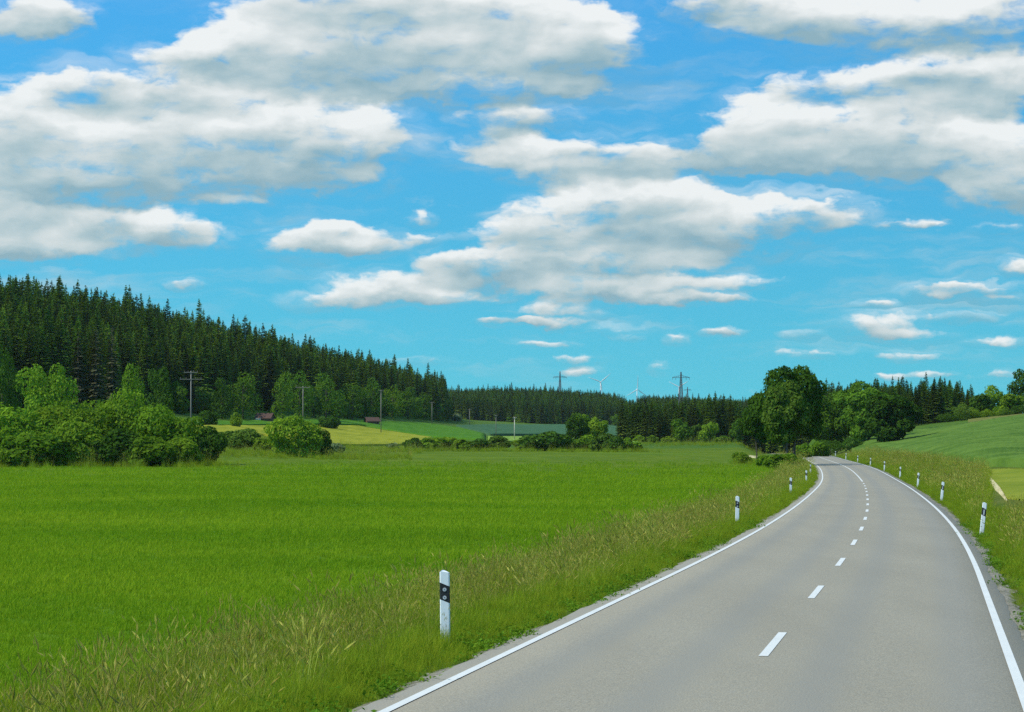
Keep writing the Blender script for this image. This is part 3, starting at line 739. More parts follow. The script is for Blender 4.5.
# ------------------------------------------------------------------ scattering of what nobody could count
def scatter(name, protos, pts, rots, scl, label, cat):
    pc = bpy.data.collections.new(name + '_kinds')
    for me in protos:
        o = bpy.data.objects.new(name + '_kind', me); pc.objects.link(o)
    me = bpy.data.meshes.new(name); me.vertices.add(len(pts)); me.vertices.foreach_set('co', np.asarray(pts, np.float32).ravel())
    a = me.attributes.new('rot', 'FLOAT_VECTOR', 'POINT'); a.data.foreach_set('vector', np.asarray(rots, np.float32).ravel())
    a = me.attributes.new('scl', 'FLOAT_VECTOR', 'POINT'); a.data.foreach_set('vector', np.asarray(scl, np.float32).ravel())
    a = me.attributes.new('pick', 'INT', 'POINT'); a.data.foreach_set('value', np.random.default_rng(len(pts)).integers(0, len(protos), len(pts)).astype(np.int32))
    me.update()
    o = link(name, me)
    ng = bpy.data.node_groups.new(name, 'GeometryNodeTree')
    ng.interface.new_socket('Geometry', in_out='INPUT', socket_type='NodeSocketGeometry')
    ng.interface.new_socket('Geometry', in_out='OUTPUT', socket_type='NodeSocketGeometry')
    gi = ng.nodes.new('NodeGroupInput'); go = ng.nodes.new('NodeGroupOutput')
    ip = ng.nodes.new('GeometryNodeInstanceOnPoints'); ci = ng.nodes.new('GeometryNodeCollectionInfo')
    ci.inputs['Collection'].default_value = pc; ci.inputs['Separate Children'].default_value = True; ci.inputs['Reset Children'].default_value = True
    def attr(nm, ty):
        n = ng.nodes.new('GeometryNodeInputNamedAttribute'); n.data_type = ty; n.inputs['Name'].default_value = nm; return n.outputs['Attribute']
    L = ng.links.new
    L(gi.outputs[0], ip.inputs['Points']); L(ci.outputs[0], ip.inputs['Instance'])
    ip.inputs['Pick Instance'].default_value = True
    L(attr('pick', 'INT'), ip.inputs['Instance Index']); L(attr('rot', 'FLOAT_VECTOR'), ip.inputs['Rotation']); L(attr('scl', 'FLOAT_VECTOR'), ip.inputs['Scale'])
    L(ip.outputs[0], go.inputs[0])
    md = o.modifiers.new('scatter', 'NODES'); md.node_group = ng
    return tag(o, label, cat, kind='stuff')

def one_mesh(parts):
    """crown and trunk meshes joined, for scattered trees"""
    V_, F4, F3, mi4, mi3, t4, t3, mats = [], [], [], [], [], [], [], []
    n = 0
    for k, me in enumerate(parts):
        v = np.zeros(len(me.vertices) * 3, np.float32); me.vertices.foreach_get('co', v); v = v.reshape(-1, 3)
        mats.append(me.materials[0])
        tn = me.attributes.get('tone')
        for i, p in enumerate(me.polygons):
            q = [x + n for x in p.vertices]; tt = tn.data[i].value if tn else .5
            if len(q) == 4: F4.append(q); mi4.append(k); t4.append(tt)
            elif len(q) == 3: F3.append(q); mi3.append(k); t3.append(tt)
        V_.append(v); n += len(v)
    fl = [np.array(F4)] + ([np.array(F3)] if F3 else [])
    return mesh_np('tree_mass', np.concatenate(V_), fl, mats, midx=mi4 + mi3, tone=np.array(t4 + t3))

# ------------------------------------------------------------------ woods
rnd = random.Random(5)
def jitter_grid(x0, x1, y0, y1, step, r):
    xs, ys = np.meshgrid(np.arange(x0, x1, step), np.arange(y0, y1, step))
    p = np.stack([xs.ravel(), ys.ravel()], 1); return p + r.uniform(-.42, .42, p.shape) * step
def add_spruces(P, H, n_single, label, group, stuff_name, stuff_label, kinds=SPR, order=None, seed=0):
    r = np.random.default_rng(seed)
    order = np.argsort(P[:, 1]) if order is None else order
    Z = land(P[:, 0], P[:, 1])
    for i in order[:n_single]:
        k = kinds[int(r.integers(len(kinds)))]; h = H[i]; w = h * r.uniform(.9, 1.2)
        plant('spruce_tree', k, ('crown', 'trunk'), (P[i, 0], P[i, 1], Z[i]), w, h, r.uniform(0, 6.28), label, 'tree', group)
    rest = order[n_single:]
    if len(rest):
        sw = H[rest] * r.uniform(.9, 1.2, len(rest))
        scatter(stuff_name, [one_mesh(k) for k in kinds], np.stack([P[rest, 0], P[rest, 1], Z[rest]], 1),
                np.stack([r.normal(0, .015, len(rest)), r.normal(0, .015, len(rest)), r.uniform(0, 6.28, len(rest))], 1),
                np.stack([sw, sw, H[rest]], 1), stuff_label, 'forest')

# the forest on the left hillside
r = np.random.default_rng(21)
G = jitter_grid(-330, -20, 560, 1500, 5.3, r)
PX = G[:, 0] / G[:, 1] * F + CX
front = np.interp(PX, [-300, 0, 130, 200, 350, 420, 447], [560, 600, 690, 750, 945, 1200, 1300])
front = front + 8 * np.sin(PX * .11) + 5 * np.sin(PX * .37)
depth = G[:, 1] - front
ok = (depth > 0) & (depth < np.interp(PX, [0, 200, 350, 447], [330, 380, 420, 160])) & (PX < 446) & (PX > -120)
G, PX, depth = G[ok], PX[ok], depth[ok]
H = r.normal(20.6, 2.3, len(G)) * (1 + .07 * np.sin(PX * .19 + 1) * np.sin(PX * .071 + depth * .02) + .05 * np.sin(PX * .43 + depth * .05)) * np.where(r.uniform(size=len(G)) < .07, 1.13, 1)
H *= np.interp(PX, [0, 100, 200, 250, 330, 400, 446], [1.0, 1.0, .98, .96, .95, .98, 1.0])
inview = PX > -8
order = np.lexsort((depth, ~inview))
add_spruces(G, H, 205, 'tall dark spruce in the close-packed forest on the left hillside', 'spruces of the left hillside forest',
            'hillside_forest', 'dense spruce forest covering the left hillside behind its front trees', order=order, seed=1)
# lone spires on its edge
# the far forest across the middle
G = jitter_grid(-120, 420, 1640, 2420, 5.2, r)
PX = G[:, 0] / G[:, 1] * F + CX
fr = np.interp(PX, [380, 450, 520, 620, 760, 900], [1750, 1690, 1640, 1680, 1750, 1800]) + 12 * np.sin(PX * .09)
ok = (G[:, 1] > fr) & (PX > 395) & (PX < 930)
G = G[ok]; H = r.normal(14.8, 1.7, len(G)) * np.where(r.uniform(size=len(G)) < .06, 1.2, 1)
add_spruces(G, H, 0, '', '', 'far_forest', 'dark distant forest in one band across the middle horizon', seed=2)
# the wood left of the big roadside tree
G = jitter_grid(30, 190, 790, 1060, 4.6, r)
PX = G[:, 0] / G[:, 1] * F + CX
fr = np.interp(PX, [615, 640, 700, 760, 900], [868, 835, 825, 815, 800]) + 5 * np.sin(PX * .2)
ok = (G[:, 1] > fr) & (PX > 621) & (PX < 905)
G = G[ok]; PX = PX[ok]; H = r.normal(13.2, 1.4, len(G)) * np.interp(PX, [620, 660, 745, 900], [.92, .98, 1.08, 1.0])
add_spruces(G, H, 55, 'spruce in the low wood between the meadow end and the big roadside tree', 'spruces of the middle wood',
            'middle_wood', 'spruce wood filling in behind the meadow end', seed=3, order=np.lexsort((G[:, 1], ~(PX < 750))))
# the wood at the top of the cereal field
G = jitter_grid(95, 190, 640, 800, 4.2, r)
PX = G[:, 0] / G[:, 1] * F + CX
ok = (PX > 850) & (PX < 986) & (G[:, 1] > np.interp(PX, [850, 905, 950, 986], [640, 645, 675, 735]))
G = G[ok]; PX = PX[ok]; H = r.normal(10.7, 1.3, len(G)) * np.interp(PX, [850, 900, 935, 955, 986], [.9, .95, 1.08, .98, .78])
add_spruces(G, H, 40, 'spruce in the wood along the upper edge of the cereal field', 'spruces above the cereal field',
            'field_edge_wood', 'spruce wood filling in behind the cereal field', seed=4)

# ------------------------------------------------------------------ single trees and bushes
def tree(px, d, top, wpx, tone, label, cat='tree', name='broadleaf_tree', seed=None, n=None, bottom=0.12, z=None, group=None, sides=1.0):
    """a tree whose top reaches picture row `top` at bearing px, crown wpx wide"""
    p = at(px, d); h = ((HY - top) / F * d + CAMZ - p.z) * 1.05; w = wpx / F * d
    if n:
        v, f, t = broadleaf(seed, n=n, size=(0.38 if n < 8000 else 0.29) / h, W=0.42, bottom=bottom, nl=max(26, int(n / (180 if n < 8000 else 260))), **(dict(irregular=.42, fill=.5, reach=.86) if n >= 8000 else dict(irregular=.45, fill=.5, reach=.86)))
        parts = (mesh_np('leaf_crown', v, f, [MT[tone]], tone=t), trunk_mesh(seed, r0=.018).mesh('tree_trunk', [MT['bark']], True))
        k = 0.84
    else:
        parts = BRD[tone][rnd.randrange(3)]; k = 0.80
    return plant(name, parts, ('crown', 'trunk'), p, w / k, h, rnd.uniform(0, 6.28), label, cat, group)
def bush(px, d, hpx, wpx, tone, label, group=None, n=None, seed=None, cat='bush', name='leafy_bush', dz=0.0, leaf=0.30):
    p = at(px, d, dz); h = hpx / F * d * 1.04; w = wpx / F * d * 1.05
    if n:
        v, f, t = broadleaf(seed, n=n, size=leaf / h, W=0.70, bottom=-.12, nl=max(34, int(n / 95)), irregular=.6)
        v[:, :2] *= 1.0
        parts = (mesh_np('leaf_mass', v, f, [MT[tone]], tone=t), BSH[tone][0][1])
    else: parts = BSH[tone][rnd.randrange(3)]
    return plant(name, parts, ('foliage', 'stems'), p, w / 1.42, h, rnd.uniform(0, 6.28), label, cat, group)

# roadside trees at the bend
tree(794, 338, 364, 68, 'leaf_deep', 'tallest roadside tree, dark rounded crown at the bend of the road', seed=501, n=15000, bottom=.2)
tree(787, 324, 389, 52, 'leaf_olive', 'olive green tree in front of the tallest roadside tree', seed=502, n=12000, bottom=.28)
tree(757, 352, 399, 36, 'leaf_deep', 'slim dark tree on the meadow side of the tallest roadside tree', seed=503, n=8000, bottom=.32)
bush(782, 314, 14, 34, 'leaf_mid', 'low green bush at the foot of the olive roadside tree', n=2200, seed=511)
bush(768, 345, 11, 20, 'leaf_light', 'small light bush beside the trunk of the slim dark tree', n=1500, seed=512)
bush(742, 380, 10, 18, 'leaf_mid', 'small bush at the meadow end left of the slim dark tree', n=1500, seed=513)
bush(817, 470, 17, 24, 'leaf_light', 'light green bush on the verge behind the bend', n=2200, seed=514)
bush(804, 455, 14, 18, 'leaf_mid', 'dull green bush half behind the olive roadside tree', n=1500, seed=515)
# trees to the right of the bend
tree(827, 560, 396, 50, 'leaf_green', 'bushy green tree between the big roadside tree and the cereal field', seed=521, n=6000, bottom=.0)
tree(842, 590, 392, 46, 'leaf_dark', 'dark tree standing behind the bushy green one at the bend', seed=522, n=5000, bottom=.02)
tree(857, 585, 383, 54, 'leaf_green', 'taller rounded tree behind the light green one by the cereal field', seed=523, n=6000, bottom=.05)
tree(869, 552, 390, 56, 'leaf_green', 'light green tree touching the dark round one in the cereal field', seed=524, n=7000, bottom=.02)
tree(893, 522, 394, 54, 'leaf_deep', 'dark round tree standing free at the edge of the cereal field', seed=525, n=7900, bottom=.0)
bush(830, 520, 16, 30, 'leaf_dark', 'dark undergrowth bush under the bushy green tree at the bend')
bush(850, 540, 14, 30, 'leaf_dark', 'dark low bush left of the light green tree')
# right-hand skyline
tree(983, 655, 394, 24, 'leaf_dark', 'small dark round tree at the right end of the spruce wood', seed=531, n=2400, bottom=-.12)
tree(995, 690, 386, 24, 'leaf_mid', 'rounded green tree behind the small dark one on the skyline', seed=532, n=2400, bottom=-.12)
tree(1020, 640, 372, 30, 'leaf_dark', 'tall dark tree on the skyline at the picture edge', seed=533, n=3200, bottom=-.12)
tree(1010, 628, 392, 26, 'leaf_mid', 'lower green tree at the foot of the tall dark skyline tree', seed=534, n=2400, bottom=-.12)
bush(962, 640, 18, 22, 'leaf_olive', 'yellowish bush in front of the wood above the cereal field')
bush(974, 642, 12, 16, 'leaf_mid', 'small green bush between the yellowish bush and the skyline trees')
bush(1000, 640, 11, 16, 'leaf_light', 'small light bush between the two rounded skyline trees')
bush(990, 630, 9, 18, 'leaf_mid', 'low bush under the rounded skyline tree, left one')
bush(1004, 622, 8, 18, 'leaf_olive', 'low olive bush under the lower skyline tree')
bush(1019, 625, 10, 20, 'leaf_dark', 'low dark bush under the tall skyline tree at the picture edge')
bush(945, 650, 9, 20, 'leaf_dark', 'low dark bush at the foot of the wood above the cereal field')

# left: hedge of big bushes at the meadow's far left
HEDGE = [
 (-26, 354, 63, 95, 'leaf_mid', 'big green bush cut by the left picture edge'),
 (16, 352, 58, 98, 'leaf_mid', 'first wide bush of the hedge at the left picture edge'),
 (36, 344, 33, 66, 'leaf_light', 'low light green bush in front of the hedge, left part'),
 (58, 360, 61, 93, 'leaf_mid', 'wide green bush in the left third of the hedge'),
 (78, 346, 43, 59, 'leaf_light', 'yellowish green bush at the hedge front, left of its middle'),
 (96, 356, 65, 89, 'leaf_mid', 'broad green bush in the middle of the hedge'),
 (126, 360, 69, 81, 'leaf_mid', 'highest bush of the hedge, right of its middle'),
 (118, 345, 39, 64, 'leaf_dark', 'dark lower bush in front of the highest one'),
 (156, 356, 59, 78, 'leaf_light', 'full bright bush left of the hedge end'),
 (182, 355, 48, 66, 'leaf_mid', 'sloping bush next to the last one of the hedge'),
 (202, 355, 39, 47, 'leaf_dark', 'last bush at the right end of the hedge'),
 (150, 344, 30, 55, 'leaf_mid', 'small green bush at the front of the hedge, right part'),
 (180, 346, 28, 47, 'leaf_light', 'small bright bush at the front near the hedge end'),
]
for i, (px_, d_, hp, wp, tn, lb) in enumerate(HEDGE):
    bush(px_, d_, hp, wp, tn, lb, group='bushes of the left hedge', n=6500, seed=600 + i, leaf=0.30)
# trees between hedge and forest
tree(2, 430, 345, 34, 'leaf_dark', 'dark tree at the left picture edge behind the hedge', seed=621, n=3500, bottom=.1)
tree(45, 470, 364, 56, 'leaf_mid', 'broad rounded green tree behind the left part of the hedge', seed=622, n=4500, bottom=.08)
tree(134, 520, 370, 24, 'leaf_mid', 'slender green tree in front of the forest behind the highest hedge bush', seed=623, n=2600, bottom=.08)
tree(160, 540, 370, 26, 'leaf_dark', 'dull dark tree next to the slender green tree by the forest', seed=624, n=2600, bottom=.05)
bush(85, 470, 26, 60, 'leaf_light', 'light green bush showing over the hedge behind its middle', n=2600, seed=625)
bush(175, 520, 22, 30, 'leaf_mid', 'green bush left of the first wooden pole', n=1800, seed=626)
for i, px_ in enumerate((78, 96, 112)):
    P_ = at(px_, 625 + 6 * i)
    plant('spruce_tree', PINE[i % 2], ('crown', 'trunk'), P_, 25, 21 + i, i * 1.3, 'thin brownish half-bare spruce at the front of the left forest', 'tree', 'brownish spruces at the forest front')
# bushes on the bank and in the fields
bush(297, 432, 43, 60, 'leaf_mid', 'free-standing round bush on the grassy bank in the middle left', n=5200, seed=631)
bush(320, 436, 30, 26, 'leaf_dark', 'darker shrub grown onto the free-standing round bush', n=2400, seed=634)
bush(240, 470, 21, 44, 'leaf_olive', 'low olive bush between hedge end and free-standing round bush', n=2600, seed=632)
bush(268, 465, 16, 30, 'leaf_mid', 'low green bush just left of the free-standing round bush', n=1800, seed=633)
bush(208, 640, 16, 22, 'leaf_dark', 'dark bush in the green field near the first wooden pole', n=1600, seed=635)
bush(236, 650, 15, 13, 'leaf_mid', 'small upright bush in the green field left of the shed', n=1200, seed=636)
bush(330, 760, 13, 24, 'leaf_dark', 'dark round bush at the upper edge of the yellow field', n=1500, seed=637)
bush(278, 440, 9, 12, 'leaf_pale', 'pale grey flowering shrub in front of the free-standing bush', n=700, seed=638, leaf=.2)
bush(337, 500, 10, 16, 'leaf_pale', 'pale grey shrub right of the free-standing bush', n=700, seed=639, leaf=.2)
bush(393, 570, 7, 14, 'leaf_pale', 'pale shrub at the left end of the meadow-edge bushes', n=700, seed=640, leaf=.2)
ROW = [
 (413, 572, 11, 22, 'leaf_dark', 'leftmost dark bush of the row along the meadow edge'),
 (430, 585, 12, 28, 'leaf_light', 'wide green bush second in the meadow-edge row'),
 (448, 590, 14, 26, 'leaf_mid', 'taller green bush near the left end of the meadow-edge row'),
 (463, 575, 11, 24, 'leaf_light', 'light low bush left of a dark one in the meadow-edge row'),
 (480, 574, 12, 26, 'leaf_dark', 'dark low bush in front of the two pale poles'),
 (498, 590, 15, 28, 'leaf_olive', 'full green bush just below the pale poles'),
 (523, 588, 12, 24, 'leaf_light', 'green bush left of the widest dark bush'),
 (545, 572, 19, 46, 'leaf_dark', 'widest dark bush in the middle of the meadow-edge row'),
 (572, 585, 12, 26, 'leaf_light', 'low light bush under the clump of three trees'),
 (590, 588, 15, 26, 'leaf_mid', 'green bush right below the clump of three trees'),
 (606, 570, 16, 34, 'leaf_olive', 'olive bush with tall crown right of the clump of trees'),
 (614, 566, 14, 26, 'leaf_dark', 'dark bush leaning on the olive one in the meadow-edge row'),
 (628, 580, 13, 24, 'leaf_mid', 'last bush at the right end of the meadow-edge row'),
]
for i, (px_, d_, hp, wp, tn, lb) in enumerate(ROW):
    bush(px_, d_, hp, wp, tn, lb, group='bushes along the far edge of the meadow', n=1800, seed=650 + i, leaf=.34)
tree(576, 690, 418, 24, 'leaf_dark', 'left tree of the small clump in the field', seed=671, n=1800, bottom=.18, group='clump of trees in the field')
tree(587, 700, 416, 28, 'leaf_mid', 'middle tree of the small clump in the field', seed=672, n=1800, bottom=.18, group='clump of trees in the field')
tree(598, 695, 418, 22, 'leaf_mid', 'right tree of the small clump in the field', seed=673, n=1500, bottom=.18, group='clump of trees in the field')
# broadleaves at wood edges
for i, (px_, d_, tp, wp, tn, lb) in enumerate([
 (243, 758, 366, 36, 'leaf_green', 'green broadleaf tree in the forest front above the shed'),
 (282, 775, 376, 26, 'leaf_green', 'broad green tree of the forest foot just right of the shed'),
 (222, 735, 380, 24, 'leaf_dark', 'dark broadleaf in the forest front left of the shed'),
 (326, 860, 372, 34, 'leaf_green', 'rounded green tree in the forest front beside the second pole'),
 (300, 830, 366, 28, 'leaf_green', 'high broadleaf in the forest front behind the second pole'),
 (352, 925, 380, 28, 'leaf_green', 'green broadleaf in the forest left of the second shed'),
 (372, 985, 378, 24, 'leaf_green', 'green tree of the forest front just above the second shed'),
 (392, 1040, 384, 26, 'leaf_mid', 'light green tree in the forest right of the second shed'),
 (408, 1110, 388, 24, 'leaf_green', 'green tree in the forest left of the fourth pole'),
 (424, 1190, 392, 20, 'leaf_green', 'green tree in the forest beside the fourth pole'),
 (178, 715, 382, 24, 'leaf_green', 'green broadleaf of the forest foot just left of the first wooden pole'),
 (203, 742, 385, 24, 'leaf_olive', 'olive broadleaf of the forest foot just right of the first wooden pole'),
 (313, 850, 384, 20, 'leaf_dark', 'dark broadleaf between the second pole and the rounded green tree'),
 (339, 900, 388, 22, 'leaf_green', 'green broadleaf behind the dark round bush at the yellow field'),
 (361, 960, 392, 18, 'leaf_dark', 'dark broadleaf behind the left end of the second shed'),
 (384, 1025, 392, 18, 'leaf_green', 'green broadleaf just right of the pole by the second shed'),
 (416, 1160, 396, 18, 'leaf_green', 'smaller broadleaf left of the green tree at the fourth pole'),
 (437, 1260, 401, 16, 'leaf_mid', 'light broadleaf near the right end of the left forest'),
 (446, 1290, 398, 16, 'leaf_dark', 'dark tree at the right end of the left forest'),
 (456, 1330, 418, 16, 'leaf_pale', 'greyish bare-looking tree at the right foot of the left forest'),
 (683, 812, 419, 22, 'leaf_green', 'left light tree in front of the middle wood'),
 (710, 806, 417, 20, 'leaf_mid', 'pale green tree in front of the middle wood'),
 (697, 818, 424, 14, 'leaf_olive', 'narrow olive tree between two light trees of the middle wood'),
 (738, 800, 420, 16, 'leaf_green', 'green tree at the right end of the middle wood'),
 (514, 1660, 417, 12, 'leaf_green', 'small light tree at the foot of the far forest above the pale poles'),
 (532, 1650, 418, 18, 'leaf_green', 'low rounded tree at the foot of the far forest'),
 (476, 1680, 419, 12, 'leaf_dark', 'dark small tree at the left foot of the far forest'),
 (618, 1640, 414, 14, 'leaf_green', 'light tree at the far forest foot beside the middle wood'),
]):
    if tn == 'leaf_pale': bush(px_, d_, 9, wp, tn, lb, cat='tree', name='bare_tree', n=700, seed=700 + i, leaf=.5)
    else: tree(px_, d_, tp, wp, tn, lb, seed=700 + i, n=1900, bottom=-.12)
for i, (px_, d_, hp, wp) in enumerate([(652, 812, 7, 14), (668, 806, 6, 14), (724, 790, 7, 16), (640, 830, 7, 12)]):
    bush(px_, d_, hp, wp, 'leaf_mid', ['low bush at the left foot of the middle wood', 'low bush left of the light trees of the middle wood', 'low bush right of the pale green tree of the middle wood', 'low bush at the left corner of the middle wood'][i], n=900, seed=730 + i)

# ------------------------------------------------------------------ delineator posts
def post_meshes(kind):
    poly = [(x * 1.12, y) for x, y in [(-.060, -.012), (-.048, -.034), (.048, -.034), (.062, -.014), (.030, .040), (.012, .060), (-.012, .060), (-.032, .040)]]
    top = lambda x, y: 1.0 - 0.42 * max(x + .02, 0) - 0.9 * max(-x - .038, 0)
    b = MB(); b.prism(poly, -0.35, top)
    body = b.mesh('post_body', [MT['post_white']])
    k = 1.03
    b = MB(); b.prism([(x * k, y * k) for x, y in poly], lambda x, y: .575 - .42 * x, lambda x, y: .805 - .42 * x)
    band = b.mesh('post_band', [MT['post_black']])
    refl = []
    def disc(x, z, r_, y, m_, nm):
        c = MB(); c.tube([(x, y + .012, z), (x, y, z)], r_, 20); return c.mesh(nm, [m_])
    if kind == 'dots':
        for z in (.735, .625):
            refl.append((disc(0.0, z, .026, -.042, MT['reflector'], 'reflector'), disc(0.0, z, .009, -.044, MT['reflector_dot'], 'reflector_centre')))
    else:
        c = MB(); c.box((0, -.036, .685), (.042, .012, .16)); refl.append((c.mesh('reflector', [MT['reflector']]), None))
    return body, band, refl
POSTS = {k: post_meshes(k) for k in ('dots', 'bar')}
def post(y, off, kind, label, group, tilt=(0, 0), rz=0.0):
    body, band, refl = POSTS[kind]
    x, yy = road_pt(np.array([float(y)]), np.array([float(off)])); x, yy = float(x[0]), float(yy[0])
    e = empty('delineator_post', (x, yy, land1(x, yy) + 0.065), rz); e.rotation_euler = (tilt[0], tilt[1], rz)
    tag(e, label, 'marker post', group)
    link('body', body, e); link('band', band, e)
    for a, b in refl:
        o = link('reflector', a, e)
        if b: link('reflector_centre', b, o)
    return e
LP = [(32.9, 'large white roadside post with black band and two round reflectors, closest to us', 'dots'),
      (87.5, 'second post on the meadow side, standing clear in the tall grass', 'dots'),
      (146, 'third post on the meadow side, half hidden by yellow grass', 'dots'),
      (197, 'white post top showing above grass before the big tree', 'dots'),
      (247, 'small post top beside the edge line under the big tree', 'dots')]
for y, lb, k in LP: post(y, -4.50 if y < 40 else -4.52, k, lb, 'posts on the meadow side of the road', tilt=(rnd.uniform(-.02, .02), rnd.uniform(-.01, .02)), rz=-.05)
RP = [(78, 'largest leaning post on the cereal field side, with upright reflector bar'), (128, 'second leaning post on the cereal field side of the road'),
      (178, 'third post on the cereal field side, counting from the largest leaning one'), (228, 'fourth post on the cereal side of the road'),
      (278, 'fifth post on the cereal side, where the verge narrows'), (328, 'sixth small post on the cereal side opposite the tree shadow'),
      (378, 'seventh small post on the cereal side before the bend'), (428, 'eighth tiny post at the start of the bend'),
      (478, 'ninth tiny post on the bend'), (528, 'tenth tiny post beyond the bend'), (575, 'eleventh tiny post beyond the bend'), (620, 'last tiny post beyond the bend, where the road disappears')]
for i, (y, lb) in enumerate(RP): post(y, 3.80, 'bar', lb, 'posts on the cereal side of the road', tilt=(0, (.10, .09, .06, .05)[i] if i < 4 else .03), rz=-.1)

# ------------------------------------------------------------------ wooden poles
def pole(px, d, top, arms, label, r0=.16, m='pole_wood', cat='utility pole'):
    p = at(px, d); h = (HY - top) / F * d + CAMZ - p.z
    e = empty('utility_pole', p, R(rnd.uniform(-12, 12))); tag(e, label, cat)
    b = MB(); b.tube([(0, 0, -.5), (0, 0, h * .5), (0, 0, h)], [r0, r0 * .9, r0 * .75], 10); link('shaft', b.mesh('pole_shaft', [MT[m]], True), e)
    for z, w in arms:
        c = MB(); c.box((0, -.16, h - z), (w, .11, .12)); a = link('crossarm', c.mesh('crossarm', [MT[m]]), e)
        for x in (-.46, -.2, .2, .46):
            q = MB(); q.tube([(x * w, -.16, h - z + .07), (x * w, -.16, h - z + .2), (x * w, -.16, h - z + .34)], [.03, .085, .05], 8); link('insulator', q.mesh('insulator', [MT['ceramic']], True), a)
    return e
pole(191, 522, 371, [(.3, 3.0), (1.75, 4.8)], 'tall wooden pole with two crossarms behind the hedge end', .155)
pole(303, 690, 386, [(.4, 4.2)], 'wooden pole with one crossarm behind the free-standing round bush', .15)
pole(381, 770, 390, [(.25, 1.6)], 'wooden pole at the edge of the yellow field beside the second shed', .15)
pole(432, 1080, 402, [(.3, 1.8)], 'wooden pole in front of the right part of the left forest', .16)
pole(469.5, 1220, 409, [(.3, 1.6)], 'thin pole at the right foot of the left forest', .18)
pole(496, 880, 415, [(.25, 1.2)], 'left one of the two pale poles behind the meadow-edge bushes', .13)
pole(514.5, 820, 417, [(.25, 1.2)], 'right one of the two pale poles behind the meadow-edge bushes', .15, 'pale_board')

# ------------------------------------------------------------------ sheds
def shed(px, d, w, dep, hw, hr, rz, label, pale):
    e = empty('wooden_shed', at(px, d), rz); tag(e, label, 'shed')
    b = MB()
    b.prism([(-w / 2, -dep / 2), (w / 2, -dep / 2), (w / 2, dep / 2), (-w / 2, dep / 2)], -.6, hw)
    b.add([(-w / 2, -dep / 2, hw), (-w / 2, dep / 2, hw), (-w / 2, 0, hr - .08), (w / 2, -dep / 2, hw), (w / 2, dep / 2, hw), (w / 2, 0, hr - .08)], [(0, 2, 1), (3, 4, 5), (0, 3, 5, 2), (1, 2, 5, 4)])
    link('wall', b.mesh('shed_wall', [MT['plank']]), e)
    o = .35; c = MB()
    for s in (-1, 1):
        y1 = s * (dep / 2 + o); z1 = hw - o * (hr - hw) / (dep / 2)
        c.add([(-w / 2 - o, 0, hr), (w / 2 + o, 0, hr), (w / 2 + o, y1, z1), (-w / 2 - o, y1, z1), (-w / 2 - o, 0, hr + .12), (w / 2 + o, 0, hr + .12), (w / 2 + o, y1, z1 + .12), (-w / 2 - o, y1, z1 + .12)],
              [(0, 1, 2, 3), (4, 7, 6, 5), (0, 4, 5, 1), (2, 6, 7, 3), (1, 5, 6, 2), (0, 3, 7, 4)])
    link('roof', c.mesh('shed_roof', [MT['roof_tile']]), e)
    g = MB(); g.box((w * .1, -dep / 2 - .03, hw * .45), (w * .25, .06, hw * .9)); link('door', g.mesh('shed_door', [MT['plank']]), e)
    if pale:
        q = MB(); q.box((-w * .3, -dep / 2 - .25, hw * .62), (w * .34, .3, hw * .62)); o_ = link('board_stack', q.mesh('board_stack', [MT['pale_board']]), e); o_['label'] = 'pale boards under the eaves'
    return e
shed(265, hit(265, 422), 4.8, 4.0, 1.2, 2.6, R(-14), 'small dark shed with red-brown roof and pale boards at the forest foot', True)
shed(372, 905, 4.6, 3.8, 1.2, 2.5, R(20), 'reddish roofed shed at the forest edge near the third pole', False)

# ------------------------------------------------------------------ power pylons and wind turbines
def pylon(px, d, top, base_px, arms, label, leg=.30):
    p = at(px, d); h = (HY - top) / F * d + CAMZ - p.z
    e = empty('power_pylon', p, R(8)); tag(e, label, 'pylon')
    b = MB(); hw = lambda z: (1 - z / h) * h * .05 + .25
    zs = [0]; 
    while zs[-1] < h - .5: zs.append(min(h, zs[-1] + max(1.6, hw(zs[-1]) * 1.5)))
    cs = [(-1, -1), (1, -1), (1, 1), (-1, 1)]
    for i in range(len(zs) - 1):
        a, c = zs[i], zs[i + 1]; wa, wc = hw(a), hw(c)
        for k in range(4):
            k2 = (k + 1) % 4
            P0 = (cs[k][0] * wa, cs[k][1] * wa, a); P1 = (cs[k][0] * wc, cs[k][1] * wc, c); Q0 = (cs[k2][0] * wa, cs[k2][1] * wa, a); Q1 = (cs[k2][0] * wc, cs[k2][1] * wc, c)
            b.tube([P0, P1], leg * .5, 4); b.tube([P0, Q1], leg * .28, 4); b.tube([Q0, P1], leg * .28, 4); b.tube([P1, Q1], leg * .28, 4)
    link('lattice_mast', b.mesh('lattice_mast', [MT['steel']]), e)
    for z, w in arms:
        c = MB(); zz = h - z; wi = hw(zz)
        for s in (-1, 1):
            for yy in (-1, 1):
                c.tube([(s * wi, yy * wi, zz), (s * w / 2, 0, zz + .1)], leg * .4, 4); c.tube([(s * wi, yy * wi, zz + 1.3), (s * w / 2, 0, zz + .15)], leg * .4, 4)
            for t in (.25, .5, .75): c.tube([(s * (wi + (w / 2 - wi) * t), 0, zz), (s * (wi + (w / 2 - wi) * t), 0, zz + 1.3 * (1 - t))], leg * .3, 4)
        a = link('crossarm', c.mesh('pylon_crossarm', [MT['steel']]), e)
        for s in (-.48, -.3, .3, .48):
            q = MB(); q.tube([(s * w, 0, zz), (s * w, 0, zz - 1.4)], .12, 6); link('insulator', q.mesh('insulator', [MT['ceramic']]), a)
    return e
pylon(560, 2560, 371.5, 0, [(6.0, 14.5)], 'steel pylon with one wide crossarm behind the far forest, left of the turbine', .42)
pylon(681, 1580, 372, 0, [(3.6, 11.5)], 'tall steel pylon rising beside the far forest above the middle wood', .30)
